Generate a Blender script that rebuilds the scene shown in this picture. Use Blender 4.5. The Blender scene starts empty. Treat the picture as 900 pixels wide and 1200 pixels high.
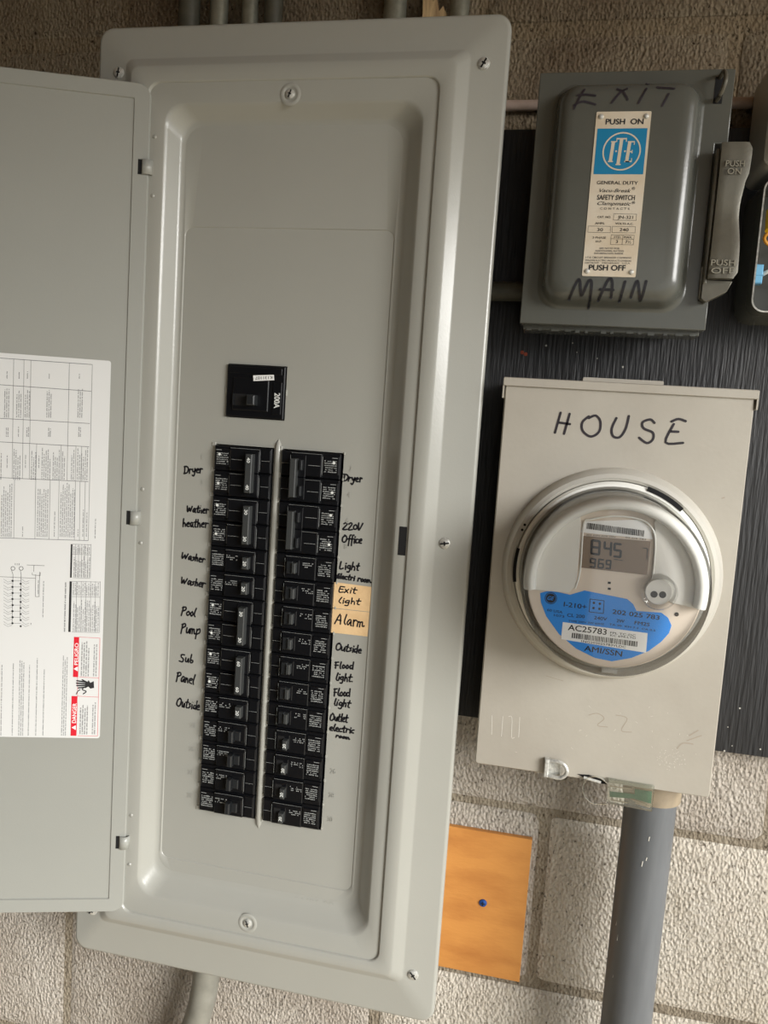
import bpy, math, random
from mathutils import Vector, Matrix
random.seed(7)
sc = bpy.context.scene
COL = sc.collection

# ------------------------------------------------------------------ camera
R = ((0.97634, -0.06635, 0.20579), (0.08636, 0.99221, -0.0898), (-0.19823, 0.10545, 0.97447))
FPX = 940.0
def wv(r): return Vector((r[0], r[2], -r[1]))          # (right, down, in) -> world X, Y, Z
CR, CD, CF = wv(R[0]), wv(R[1]), wv(R[2])
CAM = Vector((0, -0.86, 1.5))
cam = bpy.data.cameras.new('camera'); camo = bpy.data.objects.new('camera', cam); COL.objects.link(camo)
cam.sensor_fit = 'HORIZONTAL'; cam.sensor_width = 36; cam.lens = FPX / 900 * 36
cam.clip_start = 0.02; cam.clip_end = 500
m = Matrix.Identity(4)
for i in range(3):
    m[i][0] = CR[i]; m[i][1] = -CD[i]; m[i][2] = -CF[i]; m[i][3] = CAM[i]
camo.matrix_world = m
sc.camera = camo

# ------------------------------------------------------------------ world, sun, exposure
w = bpy.data.worlds.new('sky'); sc.world = w; w.use_nodes = True
nt = w.node_tree; bg = nt.nodes['Background']
tc = nt.nodes.new('ShaderNodeTexCoord'); sep = nt.nodes.new('ShaderNodeSeparateXYZ')
cr = nt.nodes.new('ShaderNodeValToRGB')
nt.links.new(tc.outputs['Generated'], sep.inputs[0]); nt.links.new(sep.outputs['Z'], cr.inputs[0])
cr.color_ramp.elements[0].position = 0.0; cr.color_ramp.elements[0].color = (0.95, 0.95, 0.92, 1)
cr.color_ramp.elements[1].position = 1.0; cr.color_ramp.elements[1].color = (0.62, 0.75, 0.95, 1)
nt.links.new(cr.outputs[0], bg.inputs[0]); bg.inputs[1].default_value = 0.95
sd = bpy.data.lights.new('sun', 'SUN'); so = bpy.data.objects.new('sun', sd); COL.objects.link(so)
sd.energy = 3.6; sd.angle = math.radians(30); sd.color = (1.0, 0.985, 0.955)
so.rotation_euler = Vector((-1.0, 0.75, -0.40)).to_track_quat('-Z', 'Y').to_euler()
sc.view_settings.view_transform = 'Standard'; sc.view_settings.look = 'None'
sc.view_settings.gamma = 1; sc.view_settings.exposure = 0.5
sc.view_settings.use_curve_mapping = False

# ------------------------------------------------------------------ materials
def srgb(r, g, b):
    f = lambda c: (c / 255 / 12.92) if c / 255 <= 0.04045 else ((c / 255 + 0.055) / 1.055) ** 2.4
    return (f(r), f(g), f(b), 1)
def mat(name, col, rough=0.5, metal=0.0, col2=None, nscale=20, bump=0, bscale=300, spec=0.5, lo=0.35, hi=0.7, stretch=None, coat=0, alpha=None):
    M = bpy.data.materials.new(name); M.use_nodes = True
    n = M.node_tree; p = n.nodes['Principled BSDF']
    p.inputs['Base Color'].default_value = col; p.inputs['Roughness'].default_value = rough
    p.inputs['Metallic'].default_value = metal; p.inputs['Specular IOR Level'].default_value = spec
    if coat: p.inputs['Coat Weight'].default_value = coat; p.inputs['Coat Roughness'].default_value = 0.15
    if alpha is not None: p.inputs['Alpha'].default_value = alpha
    g = n.nodes.new('ShaderNodeNewGeometry')
    src = g.outputs['Position']
    if stretch:
        mp = n.nodes.new('ShaderNodeMapping'); mp.inputs['Scale'].default_value = stretch
        n.links.new(src, mp.inputs['Vector']); src = mp.outputs[0]
    if col2:
        t = n.nodes.new('ShaderNodeTexNoise'); t.inputs['Scale'].default_value = nscale; t.inputs['Detail'].default_value = 6
        t.inputs['Roughness'].default_value = 0.6
        n.links.new(src, t.inputs['Vector'])
        rr = n.nodes.new('ShaderNodeValToRGB')
        rr.color_ramp.elements[0].position = lo; rr.color_ramp.elements[0].color = col
        rr.color_ramp.elements[1].position = hi; rr.color_ramp.elements[1].color = col2
        n.links.new(t.outputs['Fac'], rr.inputs[0]); n.links.new(rr.outputs[0], p.inputs['Base Color'])
    if bump:
        t = n.nodes.new('ShaderNodeTexNoise'); t.inputs['Scale'].default_value = bscale; t.inputs['Detail'].default_value = 4
        n.links.new(src, t.inputs['Vector'])
        b = n.nodes.new('ShaderNodeBump'); b.inputs['Strength'].default_value = 1.0; b.inputs['Distance'].default_value = bump
        n.links.new(t.outputs['Fac'], b.inputs['Height']); n.links.new(b.outputs[0], p.inputs['Normal'])
    return M
def masonry(name, a, b, dirt, rough_amp=0.009, pits=1.0):
    """painted / brown concrete block: coarse stipple with open pits, mottled colour"""
    M = bpy.data.materials.new(name); M.use_nodes = True
    n = M.node_tree; p = n.nodes['Principled BSDF']; p.inputs['Roughness'].default_value = 0.9
    p.inputs['Specular IOR Level'].default_value = 0.2
    g = n.nodes.new('ShaderNodeNewGeometry')
    mp = n.nodes.new('ShaderNodeMapping'); mp.inputs['Scale'].default_value = (1.25, 1, 0.8)
    mp.inputs['Rotation'].default_value = (0, 0.35, 0)
    n.links.new(g.outputs['Position'], mp.inputs['Vector'])
    def noise(s, d=5, r=0.55, src=mp):
        t = n.nodes.new('ShaderNodeTexNoise'); t.inputs['Scale'].default_value = s; t.inputs['Detail'].default_value = d
        t.inputs['Roughness'].default_value = r; n.links.new(src.outputs[0], t.inputs['Vector']); return t.outputs['Fac']
    def ramp(f, e):
        rr = n.nodes.new('ShaderNodeValToRGB'); rr.color_ramp.elements[0].position = e[0][0]; rr.color_ramp.elements[0].color = e[0][1]
        rr.color_ramp.elements[1].position = e[1][0]; rr.color_ramp.elements[1].color = e[1][1]
        n.links.new(f, rr.inputs[0]); return rr.outputs[0]
    def mix(f, c1, c2, mode='MIX'):
        x = n.nodes.new('ShaderNodeMix'); x.data_type = 'RGBA'; x.blend_type = mode
        if isinstance(f, float): x.inputs[0].default_value = f
        else: n.links.new(f, x.inputs[0])
        for i, c in ((6, c1), (7, c2)):
            if isinstance(c, tuple): x.inputs[i].default_value = c
            else: n.links.new(c, x.inputs[i])
        return x.outputs[2]
    base = ramp(noise(14), ((0.35, a), (0.65, b)))
    d = ramp(noise(5, 7, 0.7), ((0.5, (0, 0, 0, 1)), (0.72, (1, 1, 1, 1))))
    base = mix(d, base, dirt)
    fine = noise(260, 8, 0.75)
    speck = ramp(noise(190, 4, 0.65), ((0.32, (1, 1, 1, 1)), (0.40, (0, 0, 0, 1))))
    dk = (dirt[0] * 0.45, dirt[1] * 0.43, dirt[2] * 0.4, 1)
    base = mix(speck, base, dk)
    n.links.new(base, p.inputs['Base Color'])
    h = n.nodes.new('ShaderNodeMath'); h.operation = 'ADD'
    v = n.nodes.new('ShaderNodeTexVoronoi'); v.inputs['Scale'].default_value = 260; n.links.new(mp.outputs[0], v.inputs['Vector'])
    n.links.new(v.outputs['Distance'], h.inputs[0]); n.links.new(fine, h.inputs[1])
    b_ = n.nodes.new('ShaderNodeBump'); b_.inputs['Strength'].default_value = 1; b_.inputs['Distance'].default_value = rough_amp
    n.links.new(h.outputs[0], b_.inputs['Height'])
    b2 = n.nodes.new('ShaderNodeBump'); b2.inputs['Strength'].default_value = pits; b2.inputs['Distance'].default_value = -0.004
    n.links.new(speck, b2.inputs['Height']); n.links.new(b_.outputs[0], b2.inputs['Normal'])
    n.links.new(b2.outputs[0], p.inputs['Normal'])
    return M
M = {}
M['panel'] = mat('grey_enamel', srgb(160, 160, 153), 0.24, col2=srgb(155, 155, 148), nscale=3, bump=0.00006, bscale=450, spec=0.5)
M['door'] = mat('grey_enamel_door', srgb(155, 156, 150), 0.3, col2=srgb(151, 152, 146), nscale=3, bump=0.00006, bscale=450)
M['black_plastic'] = mat('black_plastic', srgb(15, 16, 19), 0.3, spec=0.4)
M['toggle'] = mat('toggle_plastic', srgb(34, 36, 38), 0.3)
M['bar'] = mat('tie_bar_plastic', srgb(58, 60, 60), 0.3)
M['print_white'] = mat('white_print', srgb(215, 218, 215), 0.6)
M['print_and_glint'] = mat('dim_print_and_glint', srgb(150, 153, 152), 0.6)  # fine print, and the highlights painted along breaker edges
M['sticker'] = mat('white_sticker', srgb(236, 237, 236), 0.5)
M['paper'] = mat('sheet_paper', srgb(212, 213, 212), 0.6)
M['ink'] = mat('marker_ink', srgb(16, 15, 22), 0.45)
M['ink_purple'] = mat('faded_marker_ink', srgb(42, 34, 42), 0.5, col2=srgb(24, 21, 27), nscale=90)
M['print_black'] = mat('black_print', srgb(30, 30, 32), 0.6)
M['print_grey'] = mat('fine_grey_print', srgb(72, 74, 78), 0.7)
M['red'] = mat('red_print', srgb(208, 22, 44), 0.5)
M['tape'] = mat('masking_tape', srgb(226, 194, 148), 0.75, col2=srgb(214, 180, 134), nscale=60, bump=0.0002, bscale=350)
M['zinc'] = mat('zinc_screw', srgb(214, 214, 208), 0.35, 0.4, col2=srgb(160, 160, 156), nscale=300)
M['void'] = mat('dark_opening', srgb(10, 10, 11), 0.9)
M['ply'] = mat('black_painted_plywood', srgb(15, 15, 18), 0.5, col2=srgb(34, 35, 38), nscale=30, bump=0.0012, bscale=120, stretch=(3, 1, 0.22), lo=0.5, hi=0.85)
M['speck'] = mat('paint_specks', srgb(170, 168, 160), 0.8)
M['rust'] = mat('rust_speck', srgb(140, 62, 40), 0.8)
M['switch'] = mat('dark_grey_enamel', srgb(84, 85, 79), 0.24, col2=srgb(77, 78, 73), nscale=8, bump=0.00008, bscale=300)
M['handle'] = mat('cast_grey_handle', srgb(102, 99, 88), 0.33, 0.3, col2=srgb(88, 85, 76), nscale=40, bump=0.0001, bscale=300)
M['raised'] = mat('worn_raised_letters', srgb(136, 132, 118), 0.4, 0.3)
M['plate'] = mat('aluminium_nameplate', srgb(214, 204, 186), 0.42, 0.25, col2=srgb(202, 186, 160), nscale=25)
M['plate_blue'] = mat('blue_nameplate_print', srgb(10, 116, 158), 0.4)
M['socket'] = mat('beige_grey_enamel', srgb(176, 171, 160), 0.45, 0.15, col2=srgb(166, 160, 149), nscale=9, bump=0.0001, bscale=250)
M['smudge'] = mat('rust_smudge', srgb(158, 148, 134), 0.6)
M['scratch'] = mat('bare_scratch', srgb(212, 209, 200), 0.4)
M['meter_plastic'] = mat('meter_grey_plastic', srgb(232, 232, 226), 0.25)
M['meter_ring'] = mat('meter_locking_ring', srgb(190, 187, 178), 0.35, 0.2)
M['meter_white'] = mat('meter_inner_panel', srgb(220, 218, 211), 0.5)
M['meter_face'] = mat('meter_faceplate', srgb(216, 203, 188), 0.5)
M['meter_blue'] = mat('meter_blue_label', srgb(34, 136, 226), 0.45)
M['lcd'] = mat('lcd_glass', srgb(122, 104, 86), 0.25)
M['lcd_digit'] = mat('lcd_segments', srgb(42, 38, 35), 0.4)
M['pvc'] = mat('grey_pvc', srgb(98, 101, 104), 0.42, col2=srgb(86, 89, 92), nscale=30, stretch=(2, 2, 0.3))
M['emt'] = mat('galvanised_conduit', srgb(148, 148, 134), 0.35, 0.4, col2=srgb(120, 120, 108), nscale=60)
M['adapter'] = mat('tan_conduit_hub', srgb(146, 132, 110), 0.55, col2=srgb(122, 110, 92), nscale=40)
M['dark_pipe'] = mat('dark_conduit', srgb(84, 82, 70), 0.5, col2=srgb(66, 65, 55), nscale=60)
M['bend'] = mat('grey_bend_conduit', srgb(140, 139, 130), 0.4, 0.2, col2=srgb(120, 119, 111), nscale=40)
M['cable'] = mat('pale_painted_pipe', srgb(170, 150, 138), 0.6, col2=srgb(150, 132, 120), nscale=40)
M['patch'] = mat('orange_stained_plywood', srgb(190, 130, 64), 0.5, col2=srgb(166, 106, 48), nscale=18, bump=0.0003, bscale=160, stretch=(0.7, 1, 2.2), lo=0.45, hi=0.8)
M['raw_wood'] = mat('raw_splintered_wood', srgb(214, 186, 140), 0.8, col2=srgb(120, 84, 56), nscale=50, stretch=(3, 1, 0.4))
M['blue_screw'] = mat('blue_screw_coat', srgb(38, 78, 150), 0.35, 0.5)
M['yellow'] = mat('yellow_plastic', srgb(226, 184, 30), 0.4)
M['copper'] = mat('amber_wire', srgb(190, 130, 30), 0.4)
M['blue_plastic'] = mat('pale_blue_plastic', srgb(112, 176, 214), 0.35)
M['green'] = mat('green_tag_paper', srgb(66, 120, 92), 0.5, col2=srgb(92, 140, 110), nscale=120)
M['tagprint'] = mat('tag_tan_print', srgb(190, 172, 150), 0.5)
M['block_light'] = masonry('painted_block', srgb(222, 213, 200), srgb(206, 195, 181), srgb(182, 168, 152))
M['block_warm'] = masonry('pale_warm_block', srgb(238, 230, 216), srgb(224, 214, 198), srgb(203, 190, 170), 0.006)
M['block_brown'] = masonry('upper_brown_block', srgb(176, 160, 134), srgb(156, 138, 114), srgb(118, 97, 75))  # browner tone for the upper courses
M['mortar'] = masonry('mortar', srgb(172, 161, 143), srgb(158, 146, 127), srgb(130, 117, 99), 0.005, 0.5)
_n = M['mortar'].node_tree; _p = _n.nodes['Principled BSDF']; _src = _p.inputs['Base Color'].links[0].from_socket   # browner mortar high on the wall
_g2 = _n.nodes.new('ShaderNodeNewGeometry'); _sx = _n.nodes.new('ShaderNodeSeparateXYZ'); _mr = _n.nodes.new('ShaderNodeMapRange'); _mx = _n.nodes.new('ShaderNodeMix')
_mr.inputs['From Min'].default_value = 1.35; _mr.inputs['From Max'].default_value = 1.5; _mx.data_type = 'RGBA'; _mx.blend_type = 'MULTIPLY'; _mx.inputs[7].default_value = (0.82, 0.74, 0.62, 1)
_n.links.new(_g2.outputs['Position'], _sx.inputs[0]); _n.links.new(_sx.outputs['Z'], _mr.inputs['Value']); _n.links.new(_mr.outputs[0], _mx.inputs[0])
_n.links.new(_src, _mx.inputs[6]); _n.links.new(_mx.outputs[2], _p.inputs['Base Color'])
M['unseen_roof'] = mat('unseen_roof_brown', srgb(150, 120, 80), 0.8, col2=srgb(128, 100, 66), nscale=6, stretch=(1, 12, 1))  # for the added roof out of view
M['ground'] = mat('concrete_floor', srgb(226, 208, 174), 0.9, col2=srgb(212, 194, 160), nscale=3)
M['shade_wall'] = mat('shade_wall_brown', srgb(84, 76, 64), 0.9, col2=srgb(70, 63, 52), nscale=5)  # dark tone of the added light-blocking walls
def clear(name, tint=(1, 1, 1, 1), edge=0.06, rough=0.05):
    Mt = bpy.data.materials.new(name); Mt.use_nodes = True; n = Mt.node_tree; n.nodes.clear()
    o = n.nodes.new('ShaderNodeOutputMaterial'); t = n.nodes.new('ShaderNodeBsdfTransparent'); t.inputs[0].default_value = tint
    g = n.nodes.new('ShaderNodeBsdfGlossy'); g.inputs['Roughness'].default_value = rough
    l = n.nodes.new('ShaderNodeFresnel'); l.inputs[0].default_value = 1.5
    a = n.nodes.new('ShaderNodeMath'); a.operation = 'MULTIPLY_ADD'; a.inputs[1].default_value = 0.8; a.inputs[2].default_value = edge - 0.04
    a.use_clamp = True
    mx = n.nodes.new('ShaderNodeMixShader')
    n.links.new(l.outputs[0], a.inputs[0]); n.links.new(a.outputs[0], mx.inputs[0])
    n.links.new(t.outputs[0], mx.inputs[1]); n.links.new(g.outputs[0], mx.inputs[2]); n.links.new(mx.outputs[0], o.inputs[0])
    return Mt
M['glass'] = clear('clear_polycarbonate', (0.985, 0.985, 0.98, 1), 0.05)
M['clear_tag'] = clear('clear_tag_plastic', (0.94, 0.97, 0.95, 1), 0.14, 0.12)

# ------------------------------------------------------------------ frames: local (a, b, h) in millimetres
class Frame:
    def __init__(s, o, ea, eb, eh): s.o, s.ea, s.eb, s.eh = Vector(o), Vector(ea), Vector(eb), Vector(eh)
    def p(s, a, b, h): return s.o + (s.ea * a + s.eb * b + s.eh * h) / 1000
    def hit(s, px, py, h=0):
        """where the sight line of a photograph point meets the plane h of this frame"""
        d = CR * ((px - 450) / FPX) + CD * ((py - 600) / FPX) + CF
        o = s.o + s.eh * (h / 1000)
        t = (o - CAM).dot(s.eh) / d.dot(s.eh)
        q = CAM + d * t - s.o
        return (q.dot(s.ea) * 1000, q.dot(s.eb) * 1000)
F0 = Frame((0, 0, 0), (1, 0, 0), (0, 0, 1), (0, -1, 0))        # the wall: a = X, b = Z, h = out from the wall

def rrect(x0, x1, z0, z1, r, n=6):
    r = min(r, (x1 - x0) / 2, (z1 - z0) / 2); out = []
    for cx, cz, a0 in ((x1 - r, z1 - r, 0), (x0 + r, z1 - r, 90), (x0 + r, z0 + r, 180), (x1 - r, z0 + r, 270)):
        for i in range(n + 1):
            t = math.radians(a0 + 90 * i / n); out.append((cx + r * math.cos(t), cz + r * math.sin(t)))
    return out
def smooth_line(pts, k=4):
    if len(pts) < 3: return pts
    P = [pts[0]] + list(pts) + [pts[-1]]; out = []
    for i in range(1, len(P) - 2):
        for j in range(k):
            t = j / k
            out.append(tuple(0.5 * (2 * P[i][c] + (P[i + 1][c] - P[i - 1][c]) * t + (2 * P[i - 1][c] - 5 * P[i][c] + 4 * P[i + 1][c] - P[i + 2][c]) * t * t + (3 * P[i][c] - P[i - 1][c] - 3 * P[i + 1][c] + P[i + 2][c]) * t ** 3) for c in range(len(P[0]))))
    out.append(tuple(pts[-1])); return out

class MB:
    def __init__(s, F=F0): s.F, s.v, s.f, s.mi, s.mats, s.cur = F, [], [], [], [], 0
    def m(s, name):
        if name not in s.mats: s.mats.append(name)
        s.cur = s.mats.index(name); return s
    def add(s, vs, fs):
        o = len(s.v); s.v += [s.F.p(*q) for q in vs]; s.f += [tuple(o + i for i in f) for f in fs]; s.mi += [s.cur] * len(fs); return s
    def box(s, a0, a1, b0, b1, h0, h1, ch=0.0):
        if ch <= 0:
            vs = [(a, b, h) for h in (h0, h1) for a, b in ((a0, b0), (a1, b0), (a1, b1), (a0, b1))]
            return s.add(vs, [(3, 2, 1, 0), (4, 5, 6, 7), (0, 1, 5, 4), (1, 2, 6, 5), (2, 3, 7, 6), (3, 0, 4, 7)])
        return s.loft([(a0, a1, b0, b1, 0, h0), (a0, a1, b0, b1, 0, h1 - ch), (a0 + ch, a1 - ch, b0 + ch, b1 - ch, 0, h1)], n=0)
    def loft(s, rings, cap0=True, cap1=True, n=6):
        vs, fs = [], []; rr = [[(x, z, R_[5]) for x, z in (rrect(*R_[:5], n=n) if n else [(R_[1], R_[3]), (R_[0], R_[3]), (R_[0], R_[2]), (R_[1], R_[2])])] for R_ in rings]
        k = len(rr[0])
        for r_ in rr: vs += r_
        for i in range(len(rr) - 1):
            for j in range(k):
                a, b = i * k + j, i * k + (j + 1) % k
                fs.append((a, b, b + k, a + k))
        if cap0: fs.append(tuple(reversed(range(k))))
        if cap1: fs.append(tuple(range((len(rr) - 1) * k, len(rr) * k)))
        return s.add(vs, fs)
    def plate(s, x0, x1, z0, z1, holes, h0, h1):
        """flat sheet with rectangular openings"""
        xs = sorted({x0, x1, *[q for H in holes for q in H[:2]]}); zs = sorted({z0, z1, *[q for H in holes for q in H[2:]]})
        for i in range(len(xs) - 1):
            for j in range(len(zs) - 1):
                cx, cz = (xs[i] + xs[i + 1]) / 2, (zs[j] + zs[j + 1]) / 2
                if any(H[0] < cx < H[1] and H[2] < cz < H[3] for H in holes): continue
                s.add([(xs[i], zs[j], h1), (xs[i + 1], zs[j], h1), (xs[i + 1], zs[j + 1], h1), (xs[i], zs[j + 1], h1)], [(0, 1, 2, 3)])
        for H in holes:
            a, b, c, d = H
            s.add([(a, c, h1), (b, c, h1), (b, d, h1), (a, d, h1), (a, c, h0), (b, c, h0), (b, d, h0), (a, d, h0)],
                  [(1, 0, 4, 5), (2, 1, 5, 6), (3, 2, 6, 7), (0, 3, 7, 4)])
        return s
    def prism(s, pts, h0, h1):
        k = len(pts); vs = [(x, z, h0) for x, z in pts] + [(x, z, h1) for x, z in pts]
        fs = [tuple(reversed(range(k))), tuple(range(k, 2 * k))] + [(i, (i + 1) % k, k + (i + 1) % k, k + i) for i in range(k)]
        return s.add(vs, fs)
    def flat(s, pts, h): return s.add([(x, z, h) for x, z in pts], [tuple(range(len(pts)))])
    def quad(s, x0, x1, z0, z1, h): return s.flat([(x0, z0), (x1, z0), (x1, z1), (x0, z1)], h)
    def disc(s, cx, cz, r, h, n=24): return s.flat([(cx + r * math.cos(2 * math.pi * i / n), cz + r * math.sin(2 * math.pi * i / n)) for i in range(n)], h)
    def ring(s, cx, cz, r0, r1, h, n=40):
        vs = []
        for i in range(n):
            c, d = math.cos(2 * math.pi * i / n), math.sin(2 * math.pi * i / n); vs += [(cx + r0 * c, cz + r0 * d, h), (cx + r1 * c, cz + r1 * d, h)]
        return s.add(vs, [(2 * i, 2 * i + 1, 2 * ((i + 1) % n) + 1, 2 * ((i + 1) % n)) for i in range(n)])
    def lathe(s, cx, cz, prof, n=64, a0=0.0, a1=360.0, close=False):
        """prof: (radius, h); angles in degrees"""
        full = abs(a1 - a0 - 360) < 1e-6; k = n if full else n + 1; vs, fs = [], []; P = len(prof)
        for i in range(k):
            t = math.radians(a0 + (a1 - a0) * i / n)
            for r, h in prof: vs.append((cx + r * math.cos(t), cz + r * math.sin(t), h))
        for i in range(n):
            j = (i + 1) % k
            for q in range(P - 1 if not close else P):
                q2 = (q + 1) % P; fs.append((i * P + q, j * P + q, j * P + q2, i * P + q2))
        if close and not full: fs += [tuple(range(P)), tuple(reversed(range(n * P, n * P + P)))]
        return s.add(vs, fs)
    def tube(s, path, r, n=14, caps=True, flatten=1.0):
        """path of (a, b, h)"""
        pts = [Vector(q) for q in path]; vs, fs = [], []
        up = Vector((0, 0, 1))
        for i, q in enumerate(pts):
            t = (pts[min(i + 1, len(pts) - 1)] - pts[max(i - 1, 0)]).normalized()
            u = t.cross(up) if abs(t.dot(up)) < 0.95 else t.cross(Vector((1, 0, 0))); u.normalize(); v = u.cross(t)
            rr = r[i] if isinstance(r, (list, tuple)) else r
            for j in range(n):
                a = 2 * math.pi * j / n; vs.append(tuple(q + u * (rr * math.cos(a)) + v * (rr * flatten * math.sin(a))))
        for i in range(len(pts) - 1):
            for j in range(n):
                a, b = i * n + j, i * n + (j + 1) % n; fs.append((a, b, b + n, a + n))
        if caps: fs += [tuple(reversed(range(n))), tuple(range((len(pts) - 1) * n, len(pts) * n))]
        return s.add(vs, fs)
    def stroke(s, pts, wd, h, sm=True):
        """a pen stroke lying on plane h, round ends"""
        if callable(h) and len(pts) == 2: pts = [(pts[0][0] + (pts[1][0] - pts[0][0]) * i / 6, pts[0][1] + (pts[1][1] - pts[0][1]) * i / 6) for i in range(7)]
        if sm: pts = smooth_line(pts, 14 if callable(h) else 4)
        L, Rr = [], []
        for i, q in enumerate(pts):
            a, b = pts[max(i - 1, 0)], pts[min(i + 1, len(pts) - 1)]
            dx, dz = b[0] - a[0], b[1] - a[1]; l = math.hypot(dx, dz) or 1
            k = wd / 2
            for lst, u, v in ((L, q[0] - dz / l * k, q[1] + dx / l * k), (Rr, q[0] + dz / l * k, q[1] - dx / l * k)): lst.append((u, v, h(u, v) if callable(h) else h))
        n = len(pts)
        s.add(L + Rr, [(i, n + i, n + i + 1, i + 1) for i in range(n - 1)])
        for q, e in ((pts[0], 0.01), (pts[-1], 0.02)): s.disc(q[0], q[1], wd / 2, (h(q[0], q[1]) if callable(h) else h) + e, 8)
        return s
    def text(s, body, A, B, cap, h, shear=0.0, bold=0.0, center=False, ext=0):
        """body written from point A to point B (baseline), capital height cap in mm"""
        vs, fs, x0, x1, ch = glyphs(body, 0.0, shear)
        dx, dz = B[0] - A[0], B[1] - A[1]; l = math.hypot(dx, dz); ux, uz = dx / l, dz / l
        sx = l / (x1 - x0); sy = cap / ch
        V = [(A[0] + (x - x0) * sx * ux - y * sy * uz, A[1] + (x - x0) * sx * uz + y * sy * ux, h) for x, y in vs]
        s.add(V, fs)
        if bold:                                           # heavier weight: the same letters overprinted a hair aside
            for n_, (ox, oy) in enumerate(((1, 0), (-1, 0), (0, .7), (0, -.7))):
                k = bold * cap; s.add([(a + (ox * ux - oy * uz) * k, b + (ox * uz + oy * ux) * k, q + .004 * (n_ + 1)) for a, b, q in V], fs)
        return s
    def build(s, name, parent=None, mt=None, bevel=0, smooth=True, angle=35, kind=None, label=None, link=True, seg=2):
        base = Vector((0, 0, 0)); q = parent
        while q is not None: base += q.location; q = q.parent
        me = bpy.data.meshes.new(name); me.from_pydata([tuple(v - base) for v in s.v], [], s.f)
        for k in (s.mats or [mt]): me.materials.append(M[k])
        if s.mats: me.polygons.foreach_set('material_index', s.mi)
        if smooth:
            me.polygons.foreach_set('use_smooth', [True] * len(me.polygons)); me.set_sharp_from_angle(angle=math.radians(angle))
        me.update()
        o = bpy.data.objects.new(name, me); COL.objects.link(o); o.parent = parent
        if bevel:
            b = o.modifiers.new('bevel', 'BEVEL'); b.width = bevel / 1000; b.segments = seg; b.limit_method = 'ANGLE'; b.angle_limit = math.radians(40)
        if kind: o['kind'] = kind
        if label: o['label'] = label
        return o
_g = {}
def glyphs(body, bold, shear):
    k = (body, bold, shear)
    if k in _g: return _g[k]
    def make(t, b, sh):
        c = bpy.data.curves.new('t', 'FONT'); c.body = t; c.size = 1; c.offset = b; c.shear = sh; c.resolution_u = 3; c.fill_mode = 'FRONT'
        o = bpy.data.objects.new('t', c); COL.objects.link(o); dg = bpy.context.evaluated_depsgraph_get()
        me = bpy.data.meshes.new_from_object(o.evaluated_get(dg)); v = [(q.co.x, q.co.y) for q in me.vertices]; f = [tuple(p.vertices) for p in me.polygons]
        bpy.data.objects.remove(o); bpy.data.curves.remove(c); bpy.data.meshes.remove(me); return v, f
    v, f = make(body, bold, shear)
    _g[k] = (v, f, min(q[0] for q in v), max(q[0] for q in v), 0.73); return _g[k]

def thing(name, label, cat, at=(0, 0, 0), group=None, F=F0):
    o = bpy.data.objects.new(name, None); COL.objects.link(o); o.location = F.p(*at); o.empty_display_size = 0.02
    o['label'] = label; o['category'] = cat
    if group: o['group'] = group
    return o
def tag(o, label, cat, group=None):
    o['label'] = label; o['category'] = cat
    if group: o['group'] = group
    return o

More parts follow.
